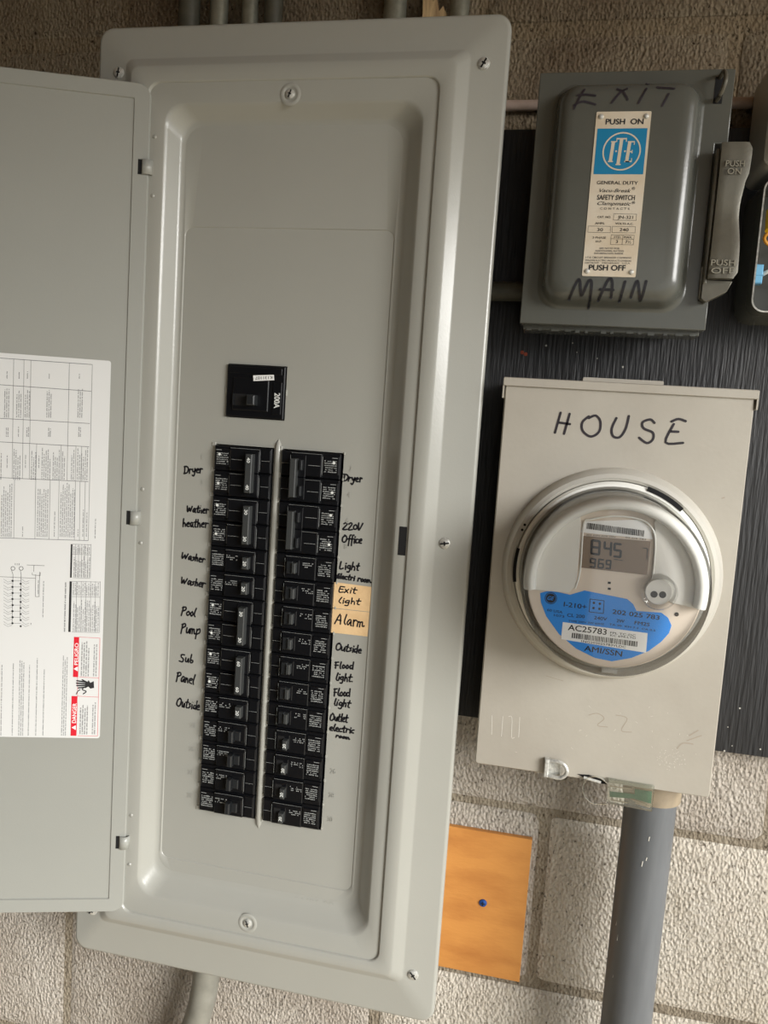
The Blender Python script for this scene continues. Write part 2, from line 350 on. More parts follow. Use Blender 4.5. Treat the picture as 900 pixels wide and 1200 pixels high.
# single-stroke handwriting, unit em (x right, y up, capital height 1)
H = {
 'D': (0.75, [[(.15, .95), (.12, 0)], [(0, .95), (.45, .95), (.68, .6), (.5, .12), (.02, 0)]]),
 'r': (0.5, [[(.1, .6), (.12, 0)], [(.12, .35), (.25, .58), (.45, .52)]]),
 'y': (0.6, [[(.05, .6), (.15, .2), (.38, .3), (.45, .6)], [(.45, .6), (.4, 0), (.25, -.4), (.05, -.3)]]),
 'e': (0.5, [[(.05, .3), (.38, .38), (.3, .6), (.08, .45), (.1, .08), (.42, .05)]]),
 'W': (1.0, [[(0, .9), (.15, .05), (.42, .65), (.55, .1), (.85, .85)]]),
 'a': (0.55, [[(.42, .5), (.2, .58), (.05, .25), (.2, .02), (.42, .4), (.42, .05), (.52, 0)]]),
 't': (0.45, [[(.22, 1.0), (.18, .1), (.35, 0)], [(.02, .62), (.42, .66)]]),
 'h': (0.55, [[(.1, 1.05), (.08, 0)], [(.08, .35), (.28, .55), (.38, .3), (.4, 0)]]),
 's': (0.45, [[(.38, .55), (.12, .5), (.32, .25), (.05, .02)]]),
 'P': (0.65, [[(.15, .95), (.08, -.1)], [(0, .85), (.4, 1.0), (.52, .7), (.12, .45)]]),
 'o': (0.5, [[(.25, .55), (.06, .3), (.2, .02), (.42, .25), (.25, .55)]]),
 'l': (0.32, [[(.2, 1.05), (.08, .3), (.2, 0)]]),
 'u': (0.55, [[(.05, .55), (.1, .08), (.32, .1), (.42, .55), (.45, 0)]]),
 'm': (0.75, [[(.05, .5), (.06, 0)], [(.06, .4), (.22, .5), (.28, 0)], [(.28, .4), (.45, .5), (.55, .05), (.7, .1)]]),
 'p': (0.6, [[(.1, .55), (.05, -.5)], [(.08, .4), (.35, .62), (.45, .25), (.08, .05)]]),
 'S': (0.6, [[(.5, .92), (.15, .9), (.12, .6), (.45, .4), (.35, .02), (.02, .08)]]),
 'b': (0.5, [[(.12, 1.05), (.08, .05), (.35, .02), (.4, .3), (.1, .38)]]),
 'n': (0.55, [[(.08, .55), (.08, 0)], [(.08, .35), (.28, .55), (.42, .02)]]),
 'O': (0.8, [[(.45, .95), (.1, .75), (.05, .2), (.35, 0), (.65, .3), (.6, .8), (.3, .98)]]),
 'i': (0.28, [[(.12, .55), (.14, 0)], [(.14, .82), (.17, .84)]]),
 'd': (0.58, [[(.4, .5), (.1, .45), (.1, .05), (.4, .15)], [(.46, 1.05), (.44, 0)]]),
 '2': (0.65, [[(.05, .8), (.3, 1.0), (.5, .75), (.05, .02), (.58, .05)]]),
 '0': (0.6, [[(.3, .7), (.08, .45), (.2, .05), (.48, .2), (.45, .6), (.25, .7)]]),
 'V': (0.65, [[(.05, .95), (.15, .1), (.28, .05), (.55, .95)]]),
 'f': (0.42, [[(.42, 1.1), (.22, .9), (.18, -.35)], [(0, .5), (.4, .55)]]),
 'c': (0.45, [[(.4, .52), (.12, .5), (.06, .1), (.38, .05)]]),
 'L': (0.6, [[(.1, 1.0), (.08, .05), (.5, .08)]]),
 'g': (0.58, [[(.42, .55), (.15, .55), (.08, .2), (.42, .2)], [(.44, .55), (.4, -.3), (.12, -.35)]]),
 'E': (0.6, [[(.12, .95), (.1, 0), (.5, .02)], [(.1, .5), (.42, .52)], [(.12, .95), (.5, .97)]]),
 'x': (0.5, [[(.08, .55), (.4, 0)], [(.4, .6), (.05, 0)]]),
 'A': (0.85, [[(.02, 0), (.35, 1.0), (.62, 0)], [(.15, .38), (.55, .4)]]),
 'F': (0.6, [[(.12, .95), (.12, 0)], [(0, .9), (.5, .95)], [(.02, .45), (.42, .5)]]),
 '.': (0.25, [[(.08, .02), (.1, .04)]]), ' ': (0.35, []),
 'é': (0.5, [[(.05, .3), (.38, .38), (.3, .6), (.08, .45), (.1, .08), (.42, .05)], [(.2, .8), (.38, .95)]]),
}
def script_word(mb, word, p0, p1, cap_px, h, wd=1.15, jig=0.04):
    """pen a word whose baseline runs between two photograph points on plane h of the frame"""
    A, B = mb.F.hit(*p0, h), mb.F.hit(*p1, h)
    tot = sum(H[c][0] for c in word) - 0.05; l = math.hypot(B[0] - A[0], B[1] - A[1]); ux, uz = (B[0] - A[0]) / l, (B[1] - A[1]) / l
    C = mb.F.hit(p0[0], p0[1] - cap_px, h); cap = math.hypot(C[0] - A[0], C[1] - A[1]); sx = l / tot; x = 0
    for c in word:
        adv, st = H[c]
        for q in st:
            P = []
            for (u, v) in q:
                u += random.uniform(-jig, jig) + 0.12 * v; v += random.uniform(-jig, jig)
                P.append((A[0] + (x + u) * sx * ux - v * cap * uz, A[1] + (x + u) * sx * uz + v * cap * ux))
            mb.stroke(P, wd, h)
        x += adv
def pen(mb, strokes, ox, oy, s, wd, h, hs=None):
    for st in strokes: mb.stroke([mb.F.hit(ox + x / s, oy + y / s, h) for x, y in st], wd, hs or h)

# ------------------------------------------------------------------ the setting
def struct(name, mb, mt, **k):
    o = mb.build(name, None, mt, **k); o['kind'] = 'structure'; return o
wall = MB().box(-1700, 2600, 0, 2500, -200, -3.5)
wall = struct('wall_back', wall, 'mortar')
struct('floor', MB().box(-1700, 6000, -100, 0, -200, 6000), 'ground')
struct('unseen_ceiling', MB().box(-1500, 1250, 2150, 2230, 0, 2400), 'unseen_roof')  # unseen roof, added and sized to darken the top of the wall
struct('shade_wall_left', MB().box(-1500, -1250, 0, 2150, 0, 2400), 'shade_wall')  # unseen wall added to keep light off from the left
struct('shade_wall_front', MB().box(-1500, 100, 0, 2150, 2200, 2400), 'shade_wall')  # unseen partial wall added to hold back frontal light

def block_data(k, wid, hei):
    j = lambda s: random.uniform(-s, s)
    n = 3; pts = rrect(-wid / 2, wid / 2, -hei / 2, hei / 2, 9, n)
    mb = MB(Frame((0, 0, 0), (1, 0, 0), (0, 0, 1), (0, -1, 0)))
    jit = [(j(1.3), j(1.3)) for _ in pts]
    r0 = [(x + a, z + b, -12) for (x, z), (a, b) in zip(pts, jit)]
    r1 = [(x + a, z + b, -3.0) for (x, z), (a, b) in zip(pts, jit)]
    r2 = [(x * (1 - 12 / wid) + a, z * (1 - 12 / hei) + b, 0) for (x, z), (a, b) in zip(pts, jit)]
    K = len(pts); fs = []
    for i in range(2):
        for q in range(K): fs.append((i * K + q, i * K + (q + 1) % K, (i + 1) * K + (q + 1) % K, (i + 1) * K + q))
    fs.append(tuple(range(2 * K, 3 * K))); mb.add(r0 + r1 + r2, fs)
    me = bpy.data.meshes.new('concrete_block'); me.from_pydata([tuple(v) for v in mb.v], [], mb.f); me.materials.append(M[k])
    me.polygons.foreach_set('use_smooth', [True] * len(me.polygons)); me.set_sharp_from_angle(angle=math.radians(60)); return me
BD = {k: [block_data(k, 388, hh) for _ in range(3)] for k, hh in (('block_light', 192), ('block_warm', 192), ('block_brown', 190))}
courses = [(893, 1093), (1097, 1293), (1300, 1497), (1503, 1700), (1703, 1905), (1909, 2112), (2115, 2318), (690, 890), (487, 687)]
for ci, (z0, z1) in enumerate(courses):
    odd = (round((z0 - 893) / 203) % 2) != 0
    for bi in range(-4, 5):
        xc = (27 if not odd else -147) + 400 * bi + 200
        if xc < -1400 or xc > 1300: continue
        if z0 >= 1890: kk = 'block_brown' if xc < 60 else 'block_brown'
        elif z0 >= 1480: kk = 'block_brown'
        elif z0 > 1090: kk = 'block_light'
        else: kk = 'block_warm' if xc > 20 else 'block_light'
        o = bpy.data.objects.new('concrete_block', random.choice(BD[kk])); COL.objects.link(o)
        o.parent = wall; o.location = (xc / 1000, random.uniform(-.0012, .0012), (z0 + z1) / 2000)
        if ci == 5: o.location.x += 0.04
        if ci == 4: o.location.x += 0.113

# ------------------------------------------------------------------ black plywood board behind switch and meter
t = thing('plywood_backboard', 'black painted plywood board mounted on the block wall behind meter and switch', 'board', (150, 1200, 0))
MB().box(-84, 560, 1196, 1803, 1, 19, 0.6).build('board', t, 'ply')
mb = MB(); mb.m('speck')
for px, py in ((676, 413), (671, 402), (700, 420), (858, 874), (849, 880), (891, 878), (853, 852), (640, 405), (730, 430), (867, 830)):
    a, b = F0.hit(px, py, 19.3); mb.disc(a, b, random.uniform(.5, 1.1), 19.3, 6)
mb.m('rust')
for px, py in ((612, 413), (616, 415)): a, b = F0.hit(px, py, 19.3); mb.disc(a, b, 2.0, 19.35 + px * 1e-4, 7)
mb.build('paint_flecks', t, smooth=False, kind='stuff')

# orange plywood patch
t = thing('wood_patch', 'small orange stained plywood square screwed on the blocks right of the panel foot', 'board', (-30, 897, 0))
MB().box(-80, 15.3, 897, 1064, .8, 7, 0.5).build('board', t, 'patch')
a, b = F0.hit(566, 1058, 7)
MB().lathe(a, b, [(0, 9.2), (2.2, 9.2), (4, 8.4), (4.4, 7)], 16).build('screw', t, 'blue_screw', label='blue coated screw head')
mb = MB()
mb.box(a - 2.4, a + 2.4, b - .45, b + .45, 9.2, 9.6).box(a - .45, a + .45, b - 2.4, b + 2.4, 9.2, 9.65); mb.build('screw_recess', t, 'void')

# ------------------------------------------------------------------ conduits
def conduit(name, label, pts, r, mt, cat='conduit', group=None, coupling=None):
    mb = MB().m(mt); mb.tube(pts, r, 20)
    o = mb.build(name, None); tag(o, label, cat, group); return o
zt = 1868
conduit('conduit', 'dark grey conduit furthest left of the row rising above the grey panel', [(-419, zt, 20), (-419, 2395, 20)], 11.5, 'dark_pipe', group=None)
conduit('conduit', 'galvanised conduit with bright glint, second from left above the panel', [(-385, zt, 20), (-385, 2395, 20)], 9.5, 'emt')
conduit('conduit', 'galvanised conduit, third from left above the panel', [(-350, zt, 20), (-350, 2395, 20)], 8.5, 'emt')
conduit('conduit', 'dull green-grey conduit, fourth from left above the panel', [(-324, zt, 20), (-324, 2395, 20)], 9.5, 'dark_pipe')
conduit('conduit', 'wider grey conduit left of the splintered wood above the panel', [(-194, zt, 20), (-194, 2395, 20)], 11.5, 'emt')
conduit('conduit', 'grey conduit right of the splintered wood above the panel corner', [(-128, zt, 20), (-128, 2395, 20)], 9.5, 'emt')
mb = MB()
prof = [(-164, 1870), (-141, 1870), (-141, 1914), (-145, 1922), (-149, 1917), (-152, 1930), (-156, 1926), (-158, 2040), (-168, 2060), (-166, 1930)]
mb.prism(prof, 1, 20); tag(mb.build('wood_batten', None, 'raw_wood', smooth=False), 'splintered pale wood batten standing between conduits above the panel', 'wood')
# pale pipe running sideways
conduit('pipe', 'thin pale pinkish pipe running level on the wall behind the safety switch', [(-300, 1831, 7), (460, 1829, 7)], 5.2, 'cable', 'pipe')
# stub between panel and switch
o = conduit('conduit_nipple', 'short dim grey conduit joining panel side and safety switch', [(-88, 1640, 44), (-37, 1641, 44)], 9.5, 'dark_pipe')
# bottom bend
pts = [(-341.5, 893, 38), (-341.5, 862, 38)]
for i in range(1, 13):
    a_ = i / 12 * 0.75; pts.append((-341.5 - 260 * (1 - math.cos(a_)), 862 - 260 * math.sin(a_), 38))
mb = MB().m('bend'); mb.tube(pts, 15.5, 22)
mb.tube([(-341.5, 893, 38), (-341.5, 886, 38)], 19, 22)
tag(mb.build('bent_conduit', None), 'bent light grey conduit leaving the underside of the electrical panel', 'conduit')

# ------------------------------------------------------------------ electrical panel
P = thing('electrical_panel', 'tall grey steel breaker panel with its hinged door standing open on the left', 'electrical panel', (-273, 897, 0))
MB().loft([(-462, -86, 908, 1866, 4, 1), (-462, -86, 908, 1866, 4, 88), (-460, -88, 910, 1864, 3, 88), (-460, -88, 910, 1864, 3, 4)], n=3).build('enclosure', P, 'panel')
HF, HR, HS, HD = 97, 105, 102.6, 85
mb = MB().m('panel')
rings = [(-474, -71, 899, 1873, 12, 86), (-476.5, -68.5, 896.5, 1875.5, 14, 88), (-476.5, -68.5, 896.5, 1875.5, 14, 94.5),
         (-475.3, -69.7, 897.7, 1874.3, 13, 96.4), (-473, -72, 900, 1872, 12, HF),
         (-447, -102, 934, 1845.5, 8, HF), (-445, -104, 936, 1843.5, 8, HF + .8), (-437, -113, 943.5, 1835.5, 8, HR - .8), (-434.5, -115.5, 946, 1833, 8, HR),
         (-417.6, -127.4, 955, 1820.6, 12, HR), (-416.6, -128.4, 956, 1819.6, 12, HR - .5), (-416, -129, 956.6, 1819, 12, HS),
         (-400.5, -141, 977, 1801, 20, HS), (-399, -142.6, 978.6, 1799.4, 21, HS - 1), (-396.8, -145, 981, 1797.4, 21, HS - 3.2), (-390, -155, 991.5, 1790, 20, HD + 3),
         (-387.8, -159, 996.5, 1787.5, 20, HD + .8), (-384.5, -163, 1001, 1784.5, 19, HD)]
mb.loft(rings, cap0=False, cap1=False, n=8)
holes = [(-329.3, -266.3, 1499.3, 1553.4), (-339.5, -275.6, 1075.8, 1471.2), (-267.2, -202.2, 1075.8, 1471.2)]
# flat between recess wall and inset sheet
out = rrect(-384.5, -163, 1001, 1784.5, 19, 8)
mb.loft([(-384.5, -163, 1001, 1784.5, 19, HD), (-382.3, -165, 1014.4, 1687.8, 9, HD), (-381.5, -165.8, 1015.2, 1687, 8.4, HD - 1)], cap0=False, cap1=False, n=8)
fr = mb.build('cover_frame', P, angle=50)
# deadfront: sheet with openings, corners rounded by the strip around it
DF = HD - 1
mb = MB().m('panel')
mb.plate(-373.2, -174.2, 1023.6, 1678.6, holes, DF - 8, DF)
IR = (-381.5, -165.8, 1015.2, 1687, 8.4)
rr = rrect(*IR, n=8)
def clampi(x, z): return (min(max(x, -373.2), -174.2), min(max(z, 1023.6), 1678.6))
vs = [(x, z, DF) for x, z in rr] + [(*clampi(x, z), DF) for x, z in rr]; K = len(rr)
mb.add(vs, [(i, (i + 1) % K, K + (i + 1) % K, K + i) for i in range(K)])
# pressed ridge between the two rows
def halfridge(mb, x, z0, z1, r, hh):
    vs, fs = [], []; zs = [z0, z0 + 5, z0 + 12] + [z0 + 12 + (z1 - z0 - 24) * i / 30 for i in range(1, 30)] + [z1 - 12, z1 - 5, z1]
    for i, z in enumerate(zs):
        k = 0.02 if i in (0, len(zs) - 1) else (0.7 if i in (1, len(zs) - 2) else 1)
        for j in range(7):
            t_ = math.pi * j / 6; vs.append((x - r * k * math.cos(t_), z, DF + hh * k * math.sin(t_)))
    for i in range(len(zs) - 1):
        for j in range(6): q = i * 7 + j; fs.append((q, q + 1, q + 8, q + 7))
    mb.add(vs, fs)
halfridge(mb, -271.2, 1066, 1481, 3.7, 3.6)
df = mb.build('deadfront', P, angle=50)
mb = MB().m('panel')    # stubs of the knocked-out tabs along the openings
for k in range(16):
    z = 1471 - k * 26.2
    mb.box(-343.0, -338.8, z - 2.2, z + 2.2, DF, DF + .9, .4)
    mb.box(-268.6, -266.6, z - 2.8, z + 2.8, DF, DF + 2.4, .5)
    mb.box(-202.6, -200.8, z - 1.4, z + 1.4, DF, DF + .7, .3)
mb.box(-331.5, -329, 1524, 1530, DF, DF + 1, .4).box(-266.5, -265, 1524, 1530, DF, DF + 1, .4)
mb.build('tab_stubs', df, kind='stuff')
mb = MB().m('panel')    # pressed position numbers
for k in range(15):
    z = 1456 - k * 26.2
    for (x, n) in ((-354, 2 * k + 1), (-196, 2 * k + 2)):
        if x > -200 and 4 <= k <= 11: continue
        if x < -200 and 2 < k < 10: continue
        s_ = str(n); wdt = 2.8 * len(s_)
        for hh in (.25, .55): mb.text(s_, (x, z - 2), (x + wdt, z - 2), 5.4, DF + hh, bold=.015)
A, B = F0.hit(345, 1055, HD), F0.hit(391, 1062, HD)
for hh in (.3, .6): mb.text('S4496-00', A, B, 5, HD + hh, bold=.012)
mb.build('pressed_numerals', df, smooth=False, kind='stuff', label='raised numerals pressed in the grey sheet')
# latch slot
mb = MB().m('void'); mb.box(-137.8, -130.2, 1377.5, 1405.5, HS - 1, HS + .25); mb.build('latch_slot', P, label='black latch slot in the frame')
def screw(parent, x, z, h, r=5.2, ang=55, dimple=False):
    if dimple:
        MB().m('panel').lathe(x, z, [(r * 2.3, h), (r * 1.9, h + .9), (r * 1.5, h + .7), (r * 1.15, h - .6), (0, h - .8)], 28).build('screw_dimple', parent)
    o = MB().m('zinc').lathe(x, z, [(0, h + 2.3), (r * .55, h + 2.1), (r * .9, h + 1.2), (r, h + .2), (r, h - .4)], 24).build('screw', parent, label='zinc screw')
    t_ = math.radians(ang); c, s_ = math.cos(t_), math.sin(t_); L_, W_ = r * .8, r * .14
    mb = MB().m('void')
    for (cc, ss) in ((c, s_), (-s_, c)):
        L2 = L_ if (cc, ss) == (c, s_) else L_ * .45
        mb.flat([(x + cc * L2 - ss * W_, z + ss * L2 + cc * W_), (x - cc * L2 - ss * W_, z - ss * L2 + cc * W_), (x - cc * L2 + ss * W_, z - ss * L2 - cc * W_), (x + cc * L2 + ss * W_, z + ss * L2 - cc * W_)], h + (2.3 if L2 == L_ else 2.35))
    mb.build('screw_slot', o, smooth=False)
for x, z, a in ((-90.7, 1832.3, 60), (-93.5, 1392.3, 10), (-92.6, 946, 130), (-453.5, 1832, 80), (-455, 945, 40)): screw(P, x, z, HF, 5.6, a)
screw(P, -271.3, 1806.5, HS, 4.6, 70, True); screw(P, -271.3, 970, HS, 4.6, 110, True)

# door, swung 161 degrees open
th = math.radians(19)
FD = Frame(F0.p(-414.5, 0, 105.5), (math.cos(th), math.sin(th), 0), (0, 0, 1), (math.sin(th), -math.cos(th), 0))
Z0, Z1 = 957, 1816.5
mb = MB(FD).m('door')
sx = FD.hit(157, 400)[0]
a_in = FD.hit(157, 115)[0]; zt_in = FD.hit(157, 115)[1]; zb_in = FD.hit(132, 1053)[1]
mb.loft([(-288, 0, Z0, Z1, 12, -9), (-289, 1, Z0 - 1, Z1 + 1, 13, -7.5), (-289, 1, Z0 - 1, Z1 + 1, 13, -1.2), (-288, 0, Z0, Z1, 12, 0),
         (-276, a_in + .8, zb_in - .8, zt_in + .8, 1.5, 0), (-275.6, a_in, zb_in, zt_in, 1.5, -1.6)], cap0=True, cap1=True, n=6)
door = mb.build('door', P, angle=30)
for (px, py) in ((170, 196), (159, 607), (144, 987)):
    a, b = FD.hit(px, py)
    mb = MB(FD).m('door')
    prof = [(-6.4 + 1.2, -1), (-6.4 + 1.4, 1.2), (-3.5, 3.2), (0.5, 3.6), (3.6, 2.6), (5.4, 0), (5.2, -3)]
    vs = []
    for u, hh in prof: vs += [(u - .5, b - 7, hh), (u - .5, b + 7, hh)]
    mb.add(vs, [(2 * i, 2 * i + 2, 2 * i + 3, 2 * i + 1) for i in range(len(prof) - 1)])
    ob = mb.build('hinge_clip', P, angle=60); md = ob.modifiers.new('s', 'SOLIDIFY'); md.thickness = .001
    MB(FD).m('void').quad(-9.2, -5.4, b - 7.2, b + 7.2, .15).build('hinge_slot', door, smooth=False)
    X0 = -409.5
    for dz in (30, -26):
        MB().m('panel').lathe(X0, b + dz, [(0, HS + 1.1), (1.3, HS + .9), (2.2, HS)], 12).build('pressed_nub', P)

# instruction sheet glued inside the door: paper and flat print in one mesh
mb = MB(FD); HL = -1.6
def dpt(c, x, y):
    ox, oy, s = c; return FD.hit(ox + x / s, oy + y / s, HL)
C1, C2 = (0, 410, 5.214), (0, 630, 5.0)
pa, pb = FD.hit(130, 423, HL), FD.hit(117, 865, HL)
xr = (pa[0] + pb[0]) / 2; zt_, zb_ = pa[1], pb[1]
mb.m('paper').loft([(-262, xr, zb_, zt_, 2.5, HL + .02), (-262, xr, zb_, zt_, 2.5, HL + .35)], n=3)
hp = HL + .5
def dline(c, x0, y0, x1, y1, wd=.35, m_='print_grey'):
    mb.m(m_); p, q = dpt(c, x0, y0), dpt(c, x1, y1); dx, dz = q[0] - p[0], q[1] - p[1]; l = math.hypot(dx, dz) or 1; ux, uz = dx / l * wd / 2, dz / l * wd / 2
    mb.flat([(p[0] - uz, p[1] + ux), (p[0] + uz, p[1] - ux), (q[0] + uz, q[1] - ux), (q[0] - uz, q[1] + ux)], hp + .03)
def column(x, z0, z1, wd, m_, dens=.62):
    """a line of fine print running up the sheet: letter-sized ticks in word groups"""
    mb.m(m_); z = z0
    while z < z1 - .6:
        n = random.randint(2, 9)
        for _ in range(n):
            if z > z1 - .5: break
            l = random.uniform(.45, .62); k = random.uniform(.45, 1.0)
            mb.quad(x - wd / 2 * k, x + wd / 2, z, z + l * .72, hp + .05); z += l + .18
        z += .8
def fineprint(c, x0, y0, x1, y1, step=1.9, m_='print_grey', wd=1.0, rag=.3):
    p, q = dpt(c, x0, y1), dpt(c, x1, y0); x = p[0] + step / 2
    while x < q[0]:
        top = q[1] - random.uniform(0, rag) * (q[1] - p[1]); column(x, p[1], max(top, p[1] + 2), wd, m_); x += step
# upper table
top = [(0, 50, 565, 90), (0, 213, 558, 253), (0, 418, 550, 450), (0, 562, 545, 592), (0, 780, 540, 805), (0, 1148, 540, 1165)]
for a in top: dline(C1, *a, wd=.45)
for a in [(565, 90, 540, 1165), (85, 56, 75, 785), (148, 60, 138, 788), (190, 64, 183, 574), (425, 80, 410, 800), (225, 575, 220, 792), (465, 588, 460, 803), (182, 574, 180, 790),
          (90, 790, 85, 1152), (220, 790, 214, 1156), (308, 795, 300, 1158), (362, 800, 356, 1160), (462, 803, 455, 1162), (490, 803, 486, 1163), (522, 805, 515, 1164),
          (375, 580, 370, 798), (500, 590, 496, 804)]:
    dline(C1, *a, wd=.3)
for (x0, x1) in ((38, 52), (112, 124), (163, 176), (296, 310), (480, 494)):
    fineprint(C1, x0, 130 if x0 < 200 else 145, x1, 175, 1.6, rag=.0)
    fineprint(C1, x0 - 4, 470, x1, 530, 1.6, rag=.0)
for (x0, x1) in ((22, 66), (96, 134), (148, 186), (280, 322), (470, 510)): fineprint(C1, x0, 232, x1, 412, 1.9, rag=.25)
for (x0, x1) in ((0, 12), (78, 136), (186, 222), (250, 312), (318, 372), (374, 408), (430, 458), (466, 545)): fineprint(C1, x0, 590, x1, 792, 1.9, m_='print_grey', rag=.35)
for (x0, x1) in ((38, 56), (150, 168), (232, 248)): fineprint(C1, x0, 640, x1, 720, 1.8, rag=.1)
for (x0, x1, y) in ((2, 84, 812), (222, 304, 830), (362, 460, 810), (326, 340, 970), (132, 146, 1070), (470, 484, 1090), (500, 516, 960), (522, 538, 990)): fineprint(C1, x0, y, x1, 1140, 1.9, rag=.22)
for (x0, x1, y) in ((575, 590, 1030), (596, 606, 965), (612, 630, 690)): fineprint(C1, x0, y, x1, 1150, 2.0, rag=0)
# tables with black headers
for (bx0, bx1, by0, by1, tx1) in ((411, 426, 38, 234, 534), (401, 422, 256, 552, 588)):
    mb.m('print_black'); p, q = dpt(C2, bx0, by1), dpt(C2, bx1, by0); mb.quad(p[0], q[0], p[1], q[1], hp + .04)
    for a in ((bx1, by0, tx1, by0 + 4), (bx1, by1, tx1 - 4, by1 + 4), (tx1, by0, tx1 - 4, by1), (bx1, by0 + (by1 - by0) * .3, tx1, by0 + (by1 - by0) * .3 + 4)): dline(C2, *a, wd=.3)
    fineprint(C2, bx1 + 2, by0 + 4, tx1 - 4, by0 + (by1 - by0) * .27, 1.9, rag=.3); fineprint(C2, bx1 + 2, by0 + (by1 - by0) * .34, tx1 - 6, by1 - 6, 1.9, rag=.3)
    n_ = 3
    for i in range(1, 6):
        xx = bx1 + (tx1 - bx1) * i / 6; dline(C2, xx, by0, xx - 3, by1, wd=.25)
fineprint(C2, 372, 255, 386, 550, 2.1, m_='print_black', wd=1.5, rag=0); fineprint(C2, 388, 300, 397, 550, 2, rag=0)
# wiring diagram
for a in ((77, 215, 72, 503), (125, 215, 119, 485), (0, 228, 210, 238), (158, 160, 262, 164), (200, 162, 198, 200), (233, 200, 230, 345), (210, 215, 208, 345), (208, 345, 232, 345), (190, 205, 190, 218), (190, 218, 236, 222), (236, 222, 238, 204), (68, 190, 77, 215), (120, 190, 125, 215)): dline(C2, *a, wd=.35, m_='print_black')
for i in range(8):
    y = 250 + i * 35.5
    for (x0, x1, s_) in ((22, 72, -1), (128, 172, 1)):
        dline(C2, x0, y - 8, (x0 + x1) / 2, y + 10, wd=.25); dline(C2, (x0 + x1) / 2, y + 10, x1, y + 2, wd=.25); dline(C2, x0, y + 8, (x0 + x1) / 2, y + 22, wd=.25); dline(C2, (x0 + x1) / 2, y + 22, x1, y + 14, wd=.25)
    dline(C2, 74, y + 3, 123, y + 3, wd=.3)
    mb.m('print_black'); a, b = dpt(C2, (75 if i % 2 == 0 else 74), y + 3); mb.disc(a, b, 1.15, hp + .06, 8); a, b = dpt(C2, 122, y + 20); mb.disc(a, b, 1.1, hp + .06, 8)
for x in (77, 125): a, b = dpt(C2, x, 180); mb.m('print_black').ring(a, b, 1.7, 2.2, hp + .05, 14)
fineprint(C2, 246, 250, 262, 465, 1.9, rag=0); fineprint(C2, 218, 250, 228, 330, 1.9, rag=0)
fineprint(C2, 84, 152, 120, 160, 1.9, rag=0); fineprint(C2, 176, 500, 190, 510, 1.9, rag=0)
# paragraphs
for (x0, x1, y0, mm, ww) in ((0, 24, 740, 'print_grey', 1.0), (40, 52, 730, 'print_black', 1.6), (54, 64, 730, 'print_black', 1.6), (66, 88, 680, 'print_grey', 1.0), (104, 142, 690, 'print_grey', 1.0),
                         (160, 184, 700, 'print_grey', 1), (204, 224, 690, 'print_grey', 1), (246, 266, 720, 'print_grey', 1), (288, 300, 790, 'print_grey', 1), (340, 352, 680, 'print_grey', 1), (355, 405, 670, 'print_grey', 1)):
    fineprint(C2, x0, y0, x1, 1158, 1.95, m_=mm, wd=ww, rag=.12)
# danger boxes
def red(x0, y0, x1, y1):
    mb.m('red'); p, q = dpt(C2, x0, y1), dpt(C2, x1, y0); mb.quad(p[0], q[0], p[1], q[1], hp + .04)
red(428, 582, 465, 816); red(414, 928, 455, 1160)
for a in ((465, 582, 586, 588), (586, 588, 572, 1162), (455, 1160, 572, 1162), (464, 816, 580, 822), (455, 928, 578, 934), (455, 816, 455, 928)): dline(C2, *a, wd=.35, m_='red')
mb.m('sticker'); A, B = dpt(C2, 457, 745), dpt(C2, 461, 618); mb.text('PELIGRO', A, B, 3.9, hp + .08, bold=.02)
A, B = dpt(C2, 446, 1085), dpt(C2, 450, 970); mb.text('DANGER', A, B, 4.3, hp + .08, bold=.02)
for (x, y) in ((446, 768), (434, 1112)):
    a, b = dpt(C2, x, y); mb.flat([(a - 2.4 + 1, b - 2.4), (a - 2.4 + 1, b + 2.6), (a - 2.4 + 1 - 4.2 * -1 * -1, b)] if False else [(a + 1.9, b - 2.6), (a + 1.9, b + 2.6), (a - 2.4, b)], hp + .08)
for a in ((470, 590, 528, 810), (542, 590, 572, 810), (462, 948, 520, 1150), (534, 955, 566, 1150)): fineprint(C2, *a, step=2.3, m_='print_black' if a[0] < 530 else 'print_grey', wd=1.3, rag=.25)
# shocked hand pictogram
mb.m('print_black')
for st, wd in (([(452, 838), (506, 846)], 1.6), ([(450, 852), (504, 856)], 1.6), ([(452, 866), (504, 866)], 1.6), ([(460, 880), (502, 876)], 1.5), ([(482, 832), (510, 846)], 1.3), ([(510, 868), (482, 888), (506, 900), (488, 915)], 1.1), ([(470, 890), (456, 900), (448, 916)], .9)):
    mb.stroke([dpt(C2, *q) for q in st], wd, hp + .06)
a = [dpt(C2, *q) for q in ((500, 838), (512, 846), (520, 834), (530, 850), (550, 840), (552, 880), (530, 884), (518, 872), (500, 882))]
mb.flat(list(reversed(a)), hp + .09)
mb.build('instruction_sheet', door, smooth=False, label='white printed instruction sheet with red danger and peligro warnings')

